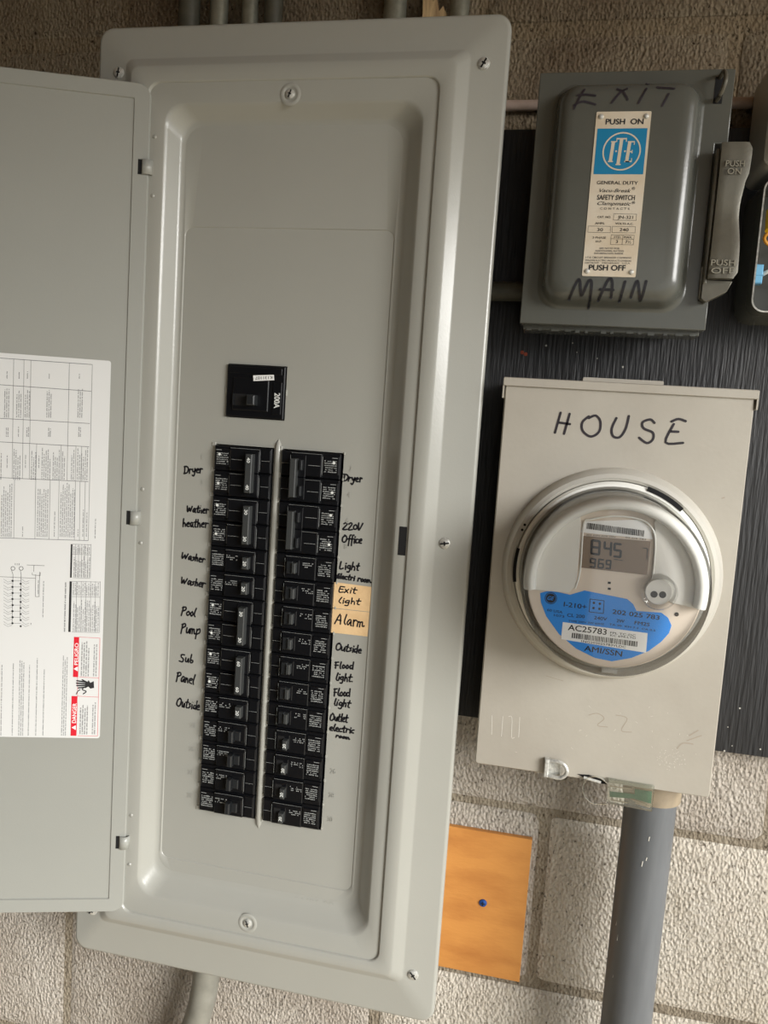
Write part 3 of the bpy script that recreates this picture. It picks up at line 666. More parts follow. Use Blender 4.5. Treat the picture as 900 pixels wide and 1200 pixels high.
# handwriting on the deadfront
def word(parent, w_, p0, p1, cap, h, label, wd=1.6, mt='ink'):
    mb = MB().m(mt); script_word(mb, w_, p0, p1, cap, h, wd)
    return mb.build('handwritten_word', parent, smooth=False, label=label)
HW = DF + .25
for w_, p0, p1, cap, txt in (
 ('Dryer', (215.5, 555), (237, 554), 8.5, 'Dryer'), ('Wather', (218.5, 600), (244, 601.5), 8, 'Wather'), ('heather', (213.5, 617), (243.5, 618), 8.5, 'heather'),
 ('Washer', (212.5, 654.5), (239.5, 659.5), 8, 'Washer'), ('Washer', (211.5, 684), (240, 688.5), 8.5, 'Washer'), ('Pool', (212, 720), (229, 723), 9.5, 'Pool'),
 ('Pump', (211.5, 741), (234.5, 744), 11, 'Pump'), ('Sub', (210, 775), (226.5, 777), 9, 'Sub'), ('Panel', (206, 797.5), (227.5, 802), 10.5, 'Panel'), ('Outside', (206.5, 827), (233.5, 832.5), 10, 'Outside'),
 ('Dryer', (401.5, 563.5), (424, 565), 8, 'Dryer'), ('220V', (401.5, 620.5), (424.5, 620.8), 8, '220V'), ('Office', (400.5, 635.5), (423.8, 636.8), 8.5, 'Office'),
 ('Light', (397.5, 666.5), (420.5, 668.5), 8.5, 'Light'), ('électri room', (394, 677.5), (434.5, 683), 6, 'électri room'),
 ('Outside', (393, 761.5), (423, 765.8), 8.5, 'Outside'), ('Flood', (392, 783), (414, 784), 7.5, 'Flood'), ('light.', (393, 797), (413.5, 799.2), 8.5, 'light.'),
 ('Flood', (391, 815.5), (410, 816), 8.5, 'Flood'), ('light', (391, 826.5), (410, 829), 8, 'light'), ('Outlet', (386.5, 844), (407, 846.5), 8.5, 'Outlet'),
 ('electric', (386, 856), (414.5, 859.7), 7.5, 'electric'), ('room', (393, 863.8), (409.5, 866.5), 4, 'room')):
    word(df, w_, p0, p1, cap, HW, 'word %s handwritten in black marker' % txt)
def tape(c4, words, label):
    q = [F0.hit(*p, DF + .5) for p in c4]
    o = MB().m('tape').prism(list(reversed(q)), DF + .05, DF + .4).build('masking_tape', df, smooth=False, label=label)
    for (w_, p0, p1, cap, wd) in words: word(o, w_, p0, p1, cap, DF + .55, 'word %s in black marker on tape' % w_, wd)
tape([(392, 682.2), (435.6, 688), (433, 717), (390, 712.3)], [('Exit', (396, 693.5), (417, 695.5), 6.8, 1.3), ('light', (396.5, 706.5), (421.5, 708.5), 6.5, 1.3)], 'tan tape strip reading Exit light')
tape([(389.8, 713), (432.8, 717.6), (430.5, 746), (386.8, 741)], [('Alarm', (392, 730.5), (426.5, 735), 11.5, 1.45)], 'tan tape strip reading Alarm')

# ------------------------------------------------------------------ main breaker
B_ = thing('main_breaker', 'black 200 amp main circuit breaker set alone above the two breaker columns', 'circuit breaker', (-298, 1500, DF - 8))
mb = MB().m('black_plastic')
mb.box(-328.6, -267, 1500.2, 1552.6, DF - 8, DF + 3.5, .8).box(-321, -283, 1507, 1540, DF + 3.5, DF + 5.2, .8).box(-326, -270, 1544, 1550.5, DF + 3.5, DF + 4.4, .4)
mb.box(-279, -269.5, 1505, 1537, DF + 3.5, DF + 4.2, .4)
mb.build('case', B_, bevel=.35)
mb = MB().m('void').box(-318.5, -296.5, 1511.5, 1523.5, DF + 5, DF + 5.35); mb.build('toggle_slot', B_)
MB().m('toggle').box(-302.5, -294, 1512.5, 1523, DF + 5, DF + 15, 1.2).build('toggle', B_, bevel=.4)
MB().m('toggle').box(-320.3, -318.8, 1512, 1523.5, DF + 5, DF + 7).build('slot_rim', B_)
mb = MB().m('print_white'); A, B = F0.hit(321.8, 460.5, DF + 5), F0.hit(320.8, 478, DF + 5); mb.text('200A', A, B, 6.0, DF + 4.6, bold=.03); mb.build('rating_number', B_, smooth=False, label='white 200A rating')
mb = MB().m('sticker'); q = [F0.hit(*p, DF + 4.6) for p in ((297, 440), (321.2, 439.2), (321.6, 445.6), (297.3, 446.6))]; mb.prism(list(reversed(q)), DF + 5.0, DF + 5.35)
st = mb.build('serial_sticker', B_, smooth=False, label='small white sticker with upside-down serial number')
mb = MB().m('print_black'); A, B = F0.hit(319.2, 440.6, DF + 5.4), F0.hit(299.2, 441.4, DF + 5.4); mb.text('K131107', A, B, 3.1, DF + 5.45, bold=.01); mb.build('serial_number', st, smooth=False)

# ------------------------------------------------------------------ branch breakers
PITCH = 26.2
def breaker(side, k, poles, amp, on, label, group=None, trimmed=False):
    """side -1: left column (label end on the left), +1: right column mirrored"""
    zc = 1470.5 - (k + poles / 2) * PITCH; x0 = -337.9 if side < 0 else -204.2
    base = thing('circuit_breaker', label, 'circuit breaker', (x0 + 30 * (-side), zc - poles * PITCH / 2, DF - 8), group)
    sg = -side
    FB = Frame(F0.p(x0, zc, DF), (sg, 0, 0), (0, 0, 1), (0, -1, 0))
    if sg < 0: pass
    def box(mb, a0, a1, b0, b1, h0, h1, c=.5):
        A0, A1 = (a0, a1) if sg > 0 else (-a1, -a0); mb.box(x0 + A0, x0 + A1, zc + b0, zc + b1, DF + h0, DF + h1, c)
    case = MB().m('black_plastic'); W = PITCH / 2 - .35
    prn_glint = MB().m('print_and_glint')
    for p in range(poles):
        c = (poles / 2 - .5 - p) * PITCH
        box(case, 0, 61.6, c - W, c + W, -8, 4.6, .7)                         # body
        box(case, 1, 17.5, c - W + 4.5, c + W - 3.2, 4.6, 6.4, .5)            # label pad
        box(case, 18.3, 50.5, c - W + 1.2, c + W - 1.4, 4.6, 8.2, .8)         # raised toggle housing
        box(case, 51.2, 60.8, c - W + 1, c - .6, 4.6, 5.6, .4); box(case, 51.2, 60.8, c + .3, c + W - 1.2, 4.6, 5.9, .4)
        if poles == 1: box(case, 35.4, 49.6, c - 7.6, c + 7.8, 8.2, 9.0, .5)
        else: box(case, 34.6, 49.6, c - (9 if p == 1 else W), c + (9 if p == 0 else W), 8.2, 9.0, .4)
        # fine white moulding print: approval text as broken lines
        def q(a0, a1, b0, b1, h):
            A0, A1 = (a0, a1) if sg > 0 else (-a1, -a0); prn_glint.quad(x0 + A0, x0 + A1, zc + b0, zc + b1, DF + h)
        prn_glint.m('print_and_glint')
        rows = 6
        for r_ in range(rows):
            b = c - 6.2 + r_ * 2.15; a = 3.2
            while a < 15.6:
                l = random.uniform(.5, 1.7)
                if random.random() < .86: q(a, min(a + l, 15.9), b, b + random.uniform(.6, 1.25), 6.5)
                a += l + .35
        q(2.6, 8.5, c + 8.0, c + 8.5, 6.5)
        if poles == 1:
            for r_ in range(3):
                a = 19.5
                while a < 32:
                    l = random.uniform(.5, 1.4)
                    if random.random() < .6: q(a, a + l, c + 1 + r_ * 2, c + 1.9 + r_ * 2, 8.3)
                    a += l + .5
        else:
            q(20, 32, c - .6, c - .3, 8.3); q(17.7, 18.1, c - 9, c + 9, 6.6)  # second line is a highlight painted on the step edge
            prn_glint.m('print_white'); A = x0 + sg * 6.2; prn_glint.disc(A, zc + c + (3.6 if p == 0 else 0.2), 1.5, DF + 6.6, 8)
        prn_glint.m('print_and_glint'); q(50.7, 50.95, c - 9, c + 9, 8.25); q(51.5, 60.5, c - .15, c + .1, 5.95); q(18.5, 50, c + W - 1.75, c + W - 1.55, 8.3)  # edge highlights painted as pale lines, not print
    case.build('case', base, bevel=0); prn_glint.build('print_and_edge_glint', base, smooth=False, kind='stuff', label='fine pale approval print with painted edge highlights')
    tg = MB()
    numl = []
    def num(a, b, h, cap=3.6, ln=5.0):
        A = x0 + sg * a; nums = MB().m('print_white'); numl.append(nums)
        if side < 0: nums.text(amp, (A - cap / 2, zc + b + ln / 2), (A - cap / 2, zc + b - ln / 2), cap, DF + h, bold=.03)
        else: nums.text(amp, (A + cap / 2, zc + b - ln / 2), (A + cap / 2, zc + b + ln / 2), cap, DF + h, bold=.03)
    if poles == 2:
        tg.m('bar')
        if side < 0:
            box(tg, 38.5, 45.5, -19.5, 19.5, 9, 17.5, .8); num(42.2, 13.5, 17.7); num(42.2, -13.8, 17.7)
        else:
            box(tg, 42, 48.5, -20, 18.5, 9, 17.5, .8)
            tg.m('toggle'); box(tg, 37, 39.5, -18.5, -8.5, 9, 14, .5); box(tg, 37, 39.5, 7.5, 17.5, 9, 14, .5)
            num(33, 13, 8.5, 0.1, .1) if False else None
    elif on and side < 0:
        tg.m('bar'); box(tg, 39.5, 46, -6, 6, 9, 16, .9); num(42.8, 0, 16.2)
    elif on:
        tg.m('bar'); box(tg, 37.5, 41.5, -5, 5.5, 9, 15.5, .8); tg.m('toggle'); box(tg, 41.5, 47.5, -6, 6.5, 9, 13, .6)
    elif side < 0:
        tg.m('toggle'); box(tg, 33.5, 38.5, -7.5, 5, 8, 16, 1.0); box(tg, 38.5, 45, -6, 4, 8.5, 11, .6)
    else:
        tg.m('void'); box(tg, 41, 48, -6.5, 6, 9, 9.3, .1); tg.m('bar'); box(tg, 36, 41, -6.3, 4, 9, 16, .9); num(38.5, -1.5, 16.2, 3.4, 4.6)
    tgo = tg.build('tie_bar' if poles == 2 else 'toggle', base)
    for nums in numl: nums.build('rating_number', tgo, smooth=False)
    return base
G = 'branch breakers in the panel'
left = [(2, '40', 1, 'double breaker numbered 40, topmost of the left column beside the word Dryer'), (2, '30', 1, 'double breaker numbered 30 in the left column beside the words Wather heather'),
 (1, '20', 1, 'single breaker in the left column beside the upper word Washer'), (1, '20', 1, 'single breaker in the left column beside the lower word Washer'),
 (2, '30', 1, 'double breaker with tie bar in the left column beside the words Pool Pump'), (2, '60', 1, 'double breaker numbered 60 in the left column beside the words Sub Panel'),
 (1, '20', 1, 'single breaker in the left column beside the word Outside'), (1, '20', 0, 'unlabelled single breaker directly below the Outside breaker in the left column'),
 (1, '20', 0, 'unlabelled single breaker, third from the bottom of the left column'), (1, '20', 0, 'unlabelled single breaker, second from the bottom of the left column'),
 (1, '20', 0, 'unlabelled single breaker at the very bottom of the left column')]
right = [(2, '40', 1, 'double breaker topmost of the right column beside the word Dryer'), (2, '30', 1, 'double breaker in the right column beside the words 220V Office'),
 (1, '20', 1, 'single breaker in the right column beside the words Light électri room'), (1, '20', 1, 'single breaker in the right column beside the tan tape reading Exit light'),
 (1, '20', 1, 'single breaker in the right column beside the tan tape reading Alarm'), (1, '20', 1, 'single breaker in the right column beside the word Outside'),
 (1, '20', 1, 'single breaker in the right column beside the upper words Flood light'), (1, '20', 1, 'single breaker in the right column beside the lower words Flood light'),
 (1, '20', 1, 'single breaker in the right column beside the words Outlet electric room'), (1, '20', 0, 'single breaker showing 20, fourth from the bottom of the right column'),
 (1, '20', 0, 'single breaker showing 20, third from the bottom of the right column'), (1, '20', 0, 'single breaker showing 20, second from the bottom of the right column'),
 (1, '20', 0, 'single breaker showing 20, bottommost of the right column')]
for side, lst in ((-1, left), (1, right)):
    k = 0
    for poles, amp, on, lab in lst:
        breaker(side, k, poles, amp, on, 'black ' + lab, G); k += poles

# ------------------------------------------------------------------ safety switch
S = thing('safety_switch', 'dark grey metal safety switch box with side handle, marked MAIN, above the meter', 'switch box', (41, 1602, 19))
MB().m('switch').loft([(-34, 112, 1606, 1816, 2, 19.5), (-34, 112, 1606, 1816, 2, 97)], n=3).build('enclosure', S)
mb = MB().m('switch')
XL, XR, XN, ZB, ZT, ZN1, ZN0 = -39.3, 122, 113.5, 1602.5, 1821, 1760, 1628
outl = [(XL, ZB), (XR, ZB), (XR, ZN0), (XN, ZN0), (XN, ZN1), (XR + 2, ZN1), (XR + 2, ZT), (XL, ZT)]
mb.prism(outl, 97, 102.5)
mb.box(XL, XL + 1.5, ZB, ZT, 85, 98).box(XL, XR, ZB, ZB + 1.5, 84, 98)
lid = mb.build('lid', S, bevel=1.0)
rings = []
for (ins, h, r) in ((-3, 102.4, 20), (-.5, 103.0, 19), (1.0, 105, 18), (2.2, 109, 17), (3.4, 115, 17), (5.2, 119.5, 16.5), (8.5, 122.8, 15.5), (13, 124.4, 13), (18, 124.8, 9)):
    rings.append((-23.5 + ins, 99.5 - ins, 1618.5 + ins, 1808 - ins, r, h))
mb = MB().m('switch').loft(rings, cap0=False, n=8)
ras = mb.build('raised_cover', S, angle=60)
# ragged paint and grime under the lid
mb = MB().m('switch')
mb.box(XL + 3, XR - 3, ZB - 3.5, ZB + 1, 60, 90, .8)
for i in range(14):
    x = XL + 4 + i * 11 + random.uniform(0, 4); mb.box(x, x + random.uniform(2, 8), ZB - 3.5 - random.uniform(.3, 1.5), ZB - 1, 86, 90.5)
mb.build('bottom_flange', S, smooth=False, kind='stuff')
# nameplate
NP = (12, 57, 1641.8, 1778.6); hN = 125
mb = MB().m('plate').loft([(*NP, 1, 124.6), (*NP, 1, hN + .35)], n=2)
npl = mb.build('name_plate', S, label='cream aluminium nameplate with blue logo field reading PUSH ON and PUSH OFF')
L = MB(); hh = hN + .5
C3 = (680, 130, 6.0)
def npt(x, y, h=hN): return F0.hit(680 + x / 6, 130 + y / 6, h)
L.m('plate_blue'); a, b = npt(108, 126), npt(470, 126); c, d = npt(90, 447), npt(455, 447); L.quad(14, 55, d[1], a[1], hh)
L.m('plate'); cx, cz = npt(290, 286); L.ring(cx, cz, 14.6, 15.8, hh + .1)
def ntext(s_, x0, y0, x1, y1, cap, m_='print_black', bold=0.0, shear=0, h=.1):
    L.m(m_); L.text(s_, npt(x0, y0), npt(x1, y1), cap, hh + h, bold=bold + .008, shear=shear)
def stem(x, half, w_, m_='plate'):
    X, Z_ = npt(x, 288); L.m(m_)
    L.flat([(X - w_ - .5, Z_ - half), (X + w_ - .5, Z_ - half), (X + w_ + .7, Z_ + half), (X - w_ + .7, Z_ + half)], hh + .1)
    L.quad(X - w_ - 1.1, X + w_ + .4, Z_ - half, Z_ - half + 1.0, hh + .12)
    return X, Z_
X, Z_ = stem(221, 8.6, 1.35); L.quad(X - 1.4, X + 2.8, Z_ + 7.6, Z_ + 8.6, hh + .12)
X, Z_ = stem(277, 11.0, 1.35); L.quad(X - 3.6, X + 5.0, Z_ + 10, Z_ + 11.2, hh + .12); L.quad(X - 3.6, X - 2.9, Z_ + 8, Z_ + 11, hh + .13); L.quad(X + 4.3, X + 5.0, Z_ + 8, Z_ + 11, hh + .13)
X, Z_ = stem(336, 8.6, 1.35); L.quad(X - 1, X + 4.8, Z_ + 7.5, Z_ + 8.6, hh + .12); L.quad(X, X + 3.6, Z_ - .5, Z_ + .5, hh + .12); L.quad(X - 1.4, X + 3.8, Z_ - 8.6, Z_ - 7.5, hh + .12)
L.quad(X + 4.1, X + 4.8, Z_ + 5.6, Z_ + 8.6, hh + .13); L.quad(X + 3.1, X + 3.8, Z_ - 8.6, Z_ - 5.4, hh + .13); L.quad(X + 2.9, X + 3.6, Z_ - 1.4, Z_ + 1.4, hh + .13)
for x in (252, 314): X, Z_ = npt(x, 285); L.disc(X, Z_, .8, hh + .15, 10)
ntext('PUSH  ON', 178, 96, 442, 94, 4.6, bold=.035); ntext('PUSH OFF', 60, 1120, 316, 1124, 4.8, bold=.035)
ntext('GENERAL DUTY', 116, 516, 404, 520, 2.9, bold=.012)
ntext('Vacu-Break', 135, 572, 355, 574, 3.0, shear=.35, bold=.005); ntext('®', 362, 556, 384, 556, 2.4)
ntext('SAFETY SWITCH', 118, 625, 382, 628, 4.2, bold=.018)
ntext('Clampmatic', 120, 662, 355, 666, 3.0, shear=.35, bold=.005); ntext('®', 362, 656, 384, 656, 2.4)
ntext('C O N T A C T S', 138, 694, 345, 696, 1.7)
ntext('CAT. NO.', 120, 754, 216, 755, 1.9, bold=.01); ntext('JN-321', 264, 758, 370, 760, 2.7)
ntext('AMPS.', 104, 798, 172, 799, 1.8, bold=.01); ntext('VOLTS A.C.', 246, 799, 372, 803, 1.8, bold=.01)
ntext('30', 118, 846, 158, 847, 2.7); ntext('240', 276, 846, 338, 848, 2.7)
ntext('3 PHASE', 86, 898, 180, 900, 1.8); ntext('H.P.', 110, 925, 152, 926, 1.8)
ntext('STD.', 236, 894, 286, 895, 1.8); ntext('MAX.', 306, 896, 366, 897, 1.8); ntext('3', 250, 930, 264, 930, 2.6); ntext('7½', 316, 932, 356, 934, 2.6)
def nbox(x0, y0, x1, y1):
    L.m('print_black')
    for p, q in (((x0, y0), (x1, y0 + 3)), ((x1, y0 + 3), (x1 - 3, y1 + 3)), ((x1 - 3, y1 + 3), (x0 - 3, y1)), ((x0 - 3, y1), (x0, y0))): L.stroke([npt(*p), npt(*q)], .22, hh + .1, sm=False)
nbox(236, 724, 396, 768); nbox(56, 810, 214, 854); nbox(226, 812, 388, 856); nbox(218, 872, 380, 900); nbox(216, 900, 376, 940); L.stroke([npt(300, 874), npt(294, 940)], .22, hh + .1, sm=False)
L.m('print_grey')
ntext('SEE NOTE FOR', 134, 972, 276, 974, 1.5, 'print_grey'); ntext('ADDITIONAL RATING', 104, 990, 306, 992, 1.5, 'print_grey'); ntext('INFORMATION INSIDE', 98, 1008, 300, 1010, 1.5, 'print_grey')
ntext('I-T-E CIRCUIT BREAKER COMPANY', 36, 1036, 360, 1040, 1.5, 'print_grey'); ntext('WALKER ELECTRIC PRODUCTS DIVISION', 34, 1056, 356, 1062, 1.5, 'print_grey'); ntext('DETROIT   MICHIGAN   U.S.A.', 34, 1074, 352, 1078, 1.5, 'print_grey')
L.build('printed_lettering', npl, smooth=False)
for x, z in ((16, 1774.5), (53, 1774.5), (16, 1646), (53, 1646)): MB().m('zinc').lathe(x, z, [(0, 127.2), (1.5, 126.8), (2.3, 125.4)], 14).build('rivet', npl)
# marker words
from mathutils.bvhtree import BVHTree
_o = ras.parent.location
_bv = BVHTree.FromPolygons([v.co + _o for v in ras.data.vertices], [tuple(p.vertices) for p in ras.data.polygons])
def cover_h(x, z):
    """height of the pressed cover under a pen point"""
    hit_ = _bv.ray_cast(Vector((x / 1000, -0.4, z / 1000)), Vector((0, 1, 0)))
    return (-hit_[0].y * 1000 if hit_[0] is not None else 102.6) + .5
mb = MB().m('ink'); pen(mb, [[(90, 220), (160, 75), (185, 70), (200, 190), (262, 70), (288, 95), (268, 275)], [(350, 230), (435, 60), (470, 80), (460, 210)], [(362, 142), (478, 148)], [(582, 75), (537, 238)], [(634, 210), (690, 70), (720, 232), (768, 72)]], 655, 320, 7.5, 2.3, 125.0, cover_h)
mb.build('handwritten_word', S, smooth=False, label='word MAIN written in black marker')
mb = MB().m('ink_purple'); pen(mb, [[(180, 92), (150, 140), (105, 230)], [(132, 135), (190, 130), (255, 138)], [(105, 205), (170, 180), (255, 200)], [(370, 188), (430, 115), (478, 85)], [(410, 88), (450, 110), (482, 165)], [(615, 85), (558, 190)], [(690, 75), (810, 85)], [(770, 125), (725, 210)], [(620, 30), (635, 45)]], 655, 90, 6.0, 1.9, 123.5, cover_h)
mb.build('handwritten_word', S, smooth=False, label='faded word EXIT in marker near the top edge')
# lock loop
o = MB().m('handle').tube(smooth_line([(112, 1814, 101), (113.5, 1815, 112), (114.5, 1806, 117), (112.5, 1797, 112), (111, 1795, 101)], 4), 1.9, 10).build('lock_loop', S)
MB().m('void').box(108.5, 115.5, 1792.5, 1814.5, 102, 102.75).build('loop_slot', S)
# handle: dished grip plate on a side lever
def grip(mb):
    n = 22; vs, fs = [], []
    for i in range(n + 1):
        t_ = i / n; z = 1644 + (1755 - 1644) * t_
        e = 0
        for q in (t_, 1 - t_):
            if q < .05: e = 3.0 * (1 - math.sqrt(max(0, 1 - (1 - q / .05) ** 2)))
        xl = 116.5 + .8 * math.sin(t_ * 3.14); xr = 139.5 + (0.4 - 3.6 * math.exp(-((t_ - .52) / .2) ** 2)) - e + (1.2 if t_ > .75 else 0)
        dish = -3.2 * math.exp(-((t_ - .5) / .26) ** 2)
        for j in range(7):
            u = j / 6; vs.append((xl + (xr - xl) * u, z, 121 + dish + (-.9 if j in (0, 6) else 0)))
        for j in range(7):
            u = 1 - j / 6; vs.append((xl + (xr - xl) * u, z, 113 + dish))
    for i in range(n):
        for j in range(14): a, b = i * 14 + j, i * 14 + (j + 1) % 14; fs.append((a, b, b + 14, a + 14))
    fs += [tuple(reversed(range(14))), tuple(range(n * 14, n * 14 + 14))]; mb.add(vs, fs)
mb = MB().m('handle'); grip(mb); hd = mb.build('handle', S, angle=50)
mb = MB().m('handle')
mb.prism([(113.8, 1628), (118, 1625), (134, 1634), (138, 1643), (116, 1644), (113.8, 1640)], 100, 113)
mb.box(113.8, 117, 1640, 1752, 96, 114, .6)
mb.build('handle_lever', hd, bevel=.8)
for words_, h_, lab in (((('PUSH', (850, 195), (872, 195.5)), ('ON', (852, 204), (868, 204.5))), 121, 'raised cast words PUSH ON'), ((('PUSH', (833, 311), (861, 311.5)), ('OFF', (833, 320.5), (860, 320.5))), 121.2, 'raised cast words PUSH OFF')):
    mb = MB().m('raised')
    for s_, p0, p1 in words_:
        for e in (.2, .5, .8): mb.text(s_, F0.hit(*p0, h_), F0.hit(*p1, h_), 5, h_ + e, bold=.03 - e * .02)
    mb.build('raised_lettering', hd, smooth=False, label=lab)
MB().m('zinc').box(113.2, 114.6, 1629, 1656, 96, 106).build('wear_strip', S, label='bare metal edge beside the lever')

# ------------------------------------------------------------------ meter socket box
K_ = thing('meter_socket_box', 'light beige-grey metal meter box marked HOUSE, holding the round meter', 'meter box', (61, 1182, 19))
MB().m('socket').loft([(-44, 165, 1185, 1548, 2, 19.5), (-44, 165, 1185, 1548, 2, 98)], n=3).build('enclosure', K_)
mb = MB().m('socket')
mb.loft([(-47.5, 168.5, 1181.5, 1546, 2.5, 84), (-47.5, 168.5, 1181.5, 1546, 2.5, 103.2), (-46.3, 167.3, 1182.7, 1546, 2, 105)], cap0=False, n=3)
mb.build('cover', K_, angle=30)
mb = MB().m('socket')   # folded rain lip along the top
mb.loft([(-49.5, 171, 1545, 1553, 1.2, 19.5), (-49.5, 171, 1545, 1553, 1.2, 107), (-48.8, 170.3, 1545.4, 1552.4, 1, 108)], n=2)
mb.box(-49.5, -48, 1534, 1546, 80, 107).box(169.6, 171, 1536, 1546, 80, 107)
mb.build('rain_lip', K_)
MB().m('socket').loft([(20, 95, 1552.4, 1557.5, 1, 30), (22, 93, 1552.4, 1557.5, 1, 92)], n=2).build('hub_plate', K_)
mb = MB().m('ink_purple'); pen(mb, [[(85, 118), (52, 235)], [(138, 125), (105, 242)], [(68, 175), (140, 185)], [(250, 150), (290, 135), (318, 170), (310, 230), (262, 258), (215, 225), (212, 175), (250, 140)],
   [(412, 150), (385, 210), (392, 255), (430, 262), (465, 215), (485, 138)], [(635, 178), (610, 158), (565, 175), (572, 210), (625, 235), (625, 275), (590, 296), (545, 265)],
   [(735, 170), (775, 155), (818, 168)], [(748, 185), (700, 292), (802, 295)], [(722, 228), (775, 230)]], 640, 460, 5.0, 2.2, 105.3)
mb.build('handwritten_word', K_, smooth=False, label='word HOUSE written in dark marker')
mb = MB().m('scratch')
for st in ([(418, 320), (415, 440)], [(487, 325), (478, 452)], [(525, 325), (545, 335), (543, 455), (560, 460)], [(595, 330), (588, 458)]): mb.stroke([F0.hit(500 + x / 5.456, 780 + y / 5.456, 105.2) for x, y in st], .5, 105.2)
for _ in range(26):
    px, py = random.gauss(728, 70), random.gauss(860, 22)
    if 570 < px < 820: a, b = F0.hit(px, py, 105.2); mb.stroke([(a, b), (a + random.uniform(-2, 2), b + random.uniform(-2, 2))], .25, 105.2, sm=False)
for i in range(70):     # worn stamped seal mark, lower right of the cover
    t_ = random.uniform(0, 6.28); r_ = random.choice((5, 9, 12)) + random.uniform(-1, 1); a, b = F0.hit(786, 890, 105.2); a += r_ * math.cos(t_); b += r_ * .8 * math.sin(t_)
    mb.stroke([(a, b), (a + random.uniform(-1, 1), b + random.uniform(-.8, .8))], .3, 105.2, sm=False)
mb.build('scratches', K_, smooth=False, kind='stuff', label='pale scratches and worn stamp')
mb = MB().m('smudge')
for st, wd in (([(690, 838), (700, 836), (708, 842), (700, 850), (712, 852)], .8), ([(722, 838), (735, 842), (728, 856), (740, 858)], .8), ([(805, 868), (822, 862)], 1.0), ([(793, 878), (800, 871), (812, 872)], 1.2), ([(846, 584), (849, 583)], 1.0), ([(808, 862), (818, 856)], 1.1), ([(640, 792), (660, 798)], .5)):
    mb.stroke([F0.hit(*q, 105.15) for q in st], wd, 105.15)
mb.build('smudges', K_, smooth=False, kind='stuff', label='brownish smudges')
# hasp at the bottom edge
mb = MB().m('zinc'); hx0, hz0 = F0.hit(638, 910, 110); hx1, hz1 = F0.hit(666, 894, 110)
mb.tube(smooth_line([(hx0 + 1, hz1 - 1, 108), (hx1 - 6, hz1 - 1, 110), (hx1 - .5, (hz0 + hz1) / 2, 111), (hx1 - 6, hz0 + 1, 110), (hx0 + 1, hz0 + 1, 108)], 5), 1.9, 10)
mb.box(hx0 - 1, hx0 + 3, hz0 - .5, hz1 + .5, 104, 111, .8).box(hx0 + 2, hx1 - 6, hz0 + 1, hz1 - 1, 104.5, 106, .4)
mb.build('hasp', K_)
mb = MB().m('void'); p = [F0.hit(*q, 105.3) for q in ((676, 907), (690, 908), (708, 914), (712, 919), (700, 918), (686, 912))]; mb.flat(list(reversed(p)), 105.3); mb.build('hasp_slot', K_, smooth=False)
mb = MB().m('zinc'); mb.tube([(*F0.hit(684, 911, 108), 108), (*F0.hit(704, 917, 108), 108)], 1.4, 8); mb.build('hasp_tongue', K_)
# green seal tag in clear plastic
T = thing('meter_seal', 'clear plastic utility seal with green insert hanging from meter box hasp', 'seal', (*F0.hit(740, 933, 108), 108))
q = [F0.hit(*p, 110) for p in ((713.5, 913), (767, 922), (764, 951), (711, 941))]
MB().m('clear_tag').prism(list(reversed(q)), 106.2, 110.5).build('clear_case', T, smooth=False)
q = [F0.hit(*p, 108) for p in ((714.5, 927.5), (744, 931), (744, 925), (764, 928), (763, 942), (742, 936), (714.5, 934))]
MB().m('green').prism(list(reversed(q)), 107.3, 107.8).build('green_insert', T, smooth=False)
mb = MB().m('tagprint')
for (x0, y0, x1, y1) in ((715, 921, 740, 925), (716, 937, 735, 941), (745, 941, 761, 946), (742, 938, 756, 943)): mb.stroke([F0.hit(x0, y0, 108), F0.hit(x1, y1, 108)], 1.2, 108, sm=False)
mb.build('printed_strip', T, smooth=False)
mb = MB().m('clear_tag'); mb.tube(smooth_line([(*F0.hit(x, y, 109), 109) for x, y in ((712, 918), (700, 910), (686, 914), (684, 930), (694, 941), (711, 942))], 5), .6, 8); mb.build('wire_loop', T)
# conduit below the meter box
C = thing('riser_conduit', 'thick dark grey plastic conduit running down from the meter box', 'conduit', (124, 500, 60))
MB().m('pvc').tube([(124.5, 1160, 60), (123.6, 1000, 60), (122, 500, 60)], 24.6, 32).build('pipe', C)
MB().m('adapter').tube([(125, 1184.5, 60), (124.7, 1157, 60)], 27.5, 32).build('hub', C, label='tan threaded hub')
mb = MB().m('scratch')
for px, py, l in ((752, 1015, 5), (723, 1092, 4), (724, 1108, 6), (719, 1152, 4), (757, 1008, 3), (760, 985, 4)):
    a, b = F0.hit(px, py, 84); dx = a - 124; hh_ = 60 + math.sqrt(max(1, 24.9 ** 2 - dx * dx)); mb.stroke([(a, b), (a + .5, b + l)], .7, hh_, sm=False)
mb.build('paint_drips', C, smooth=False, kind='stuff')

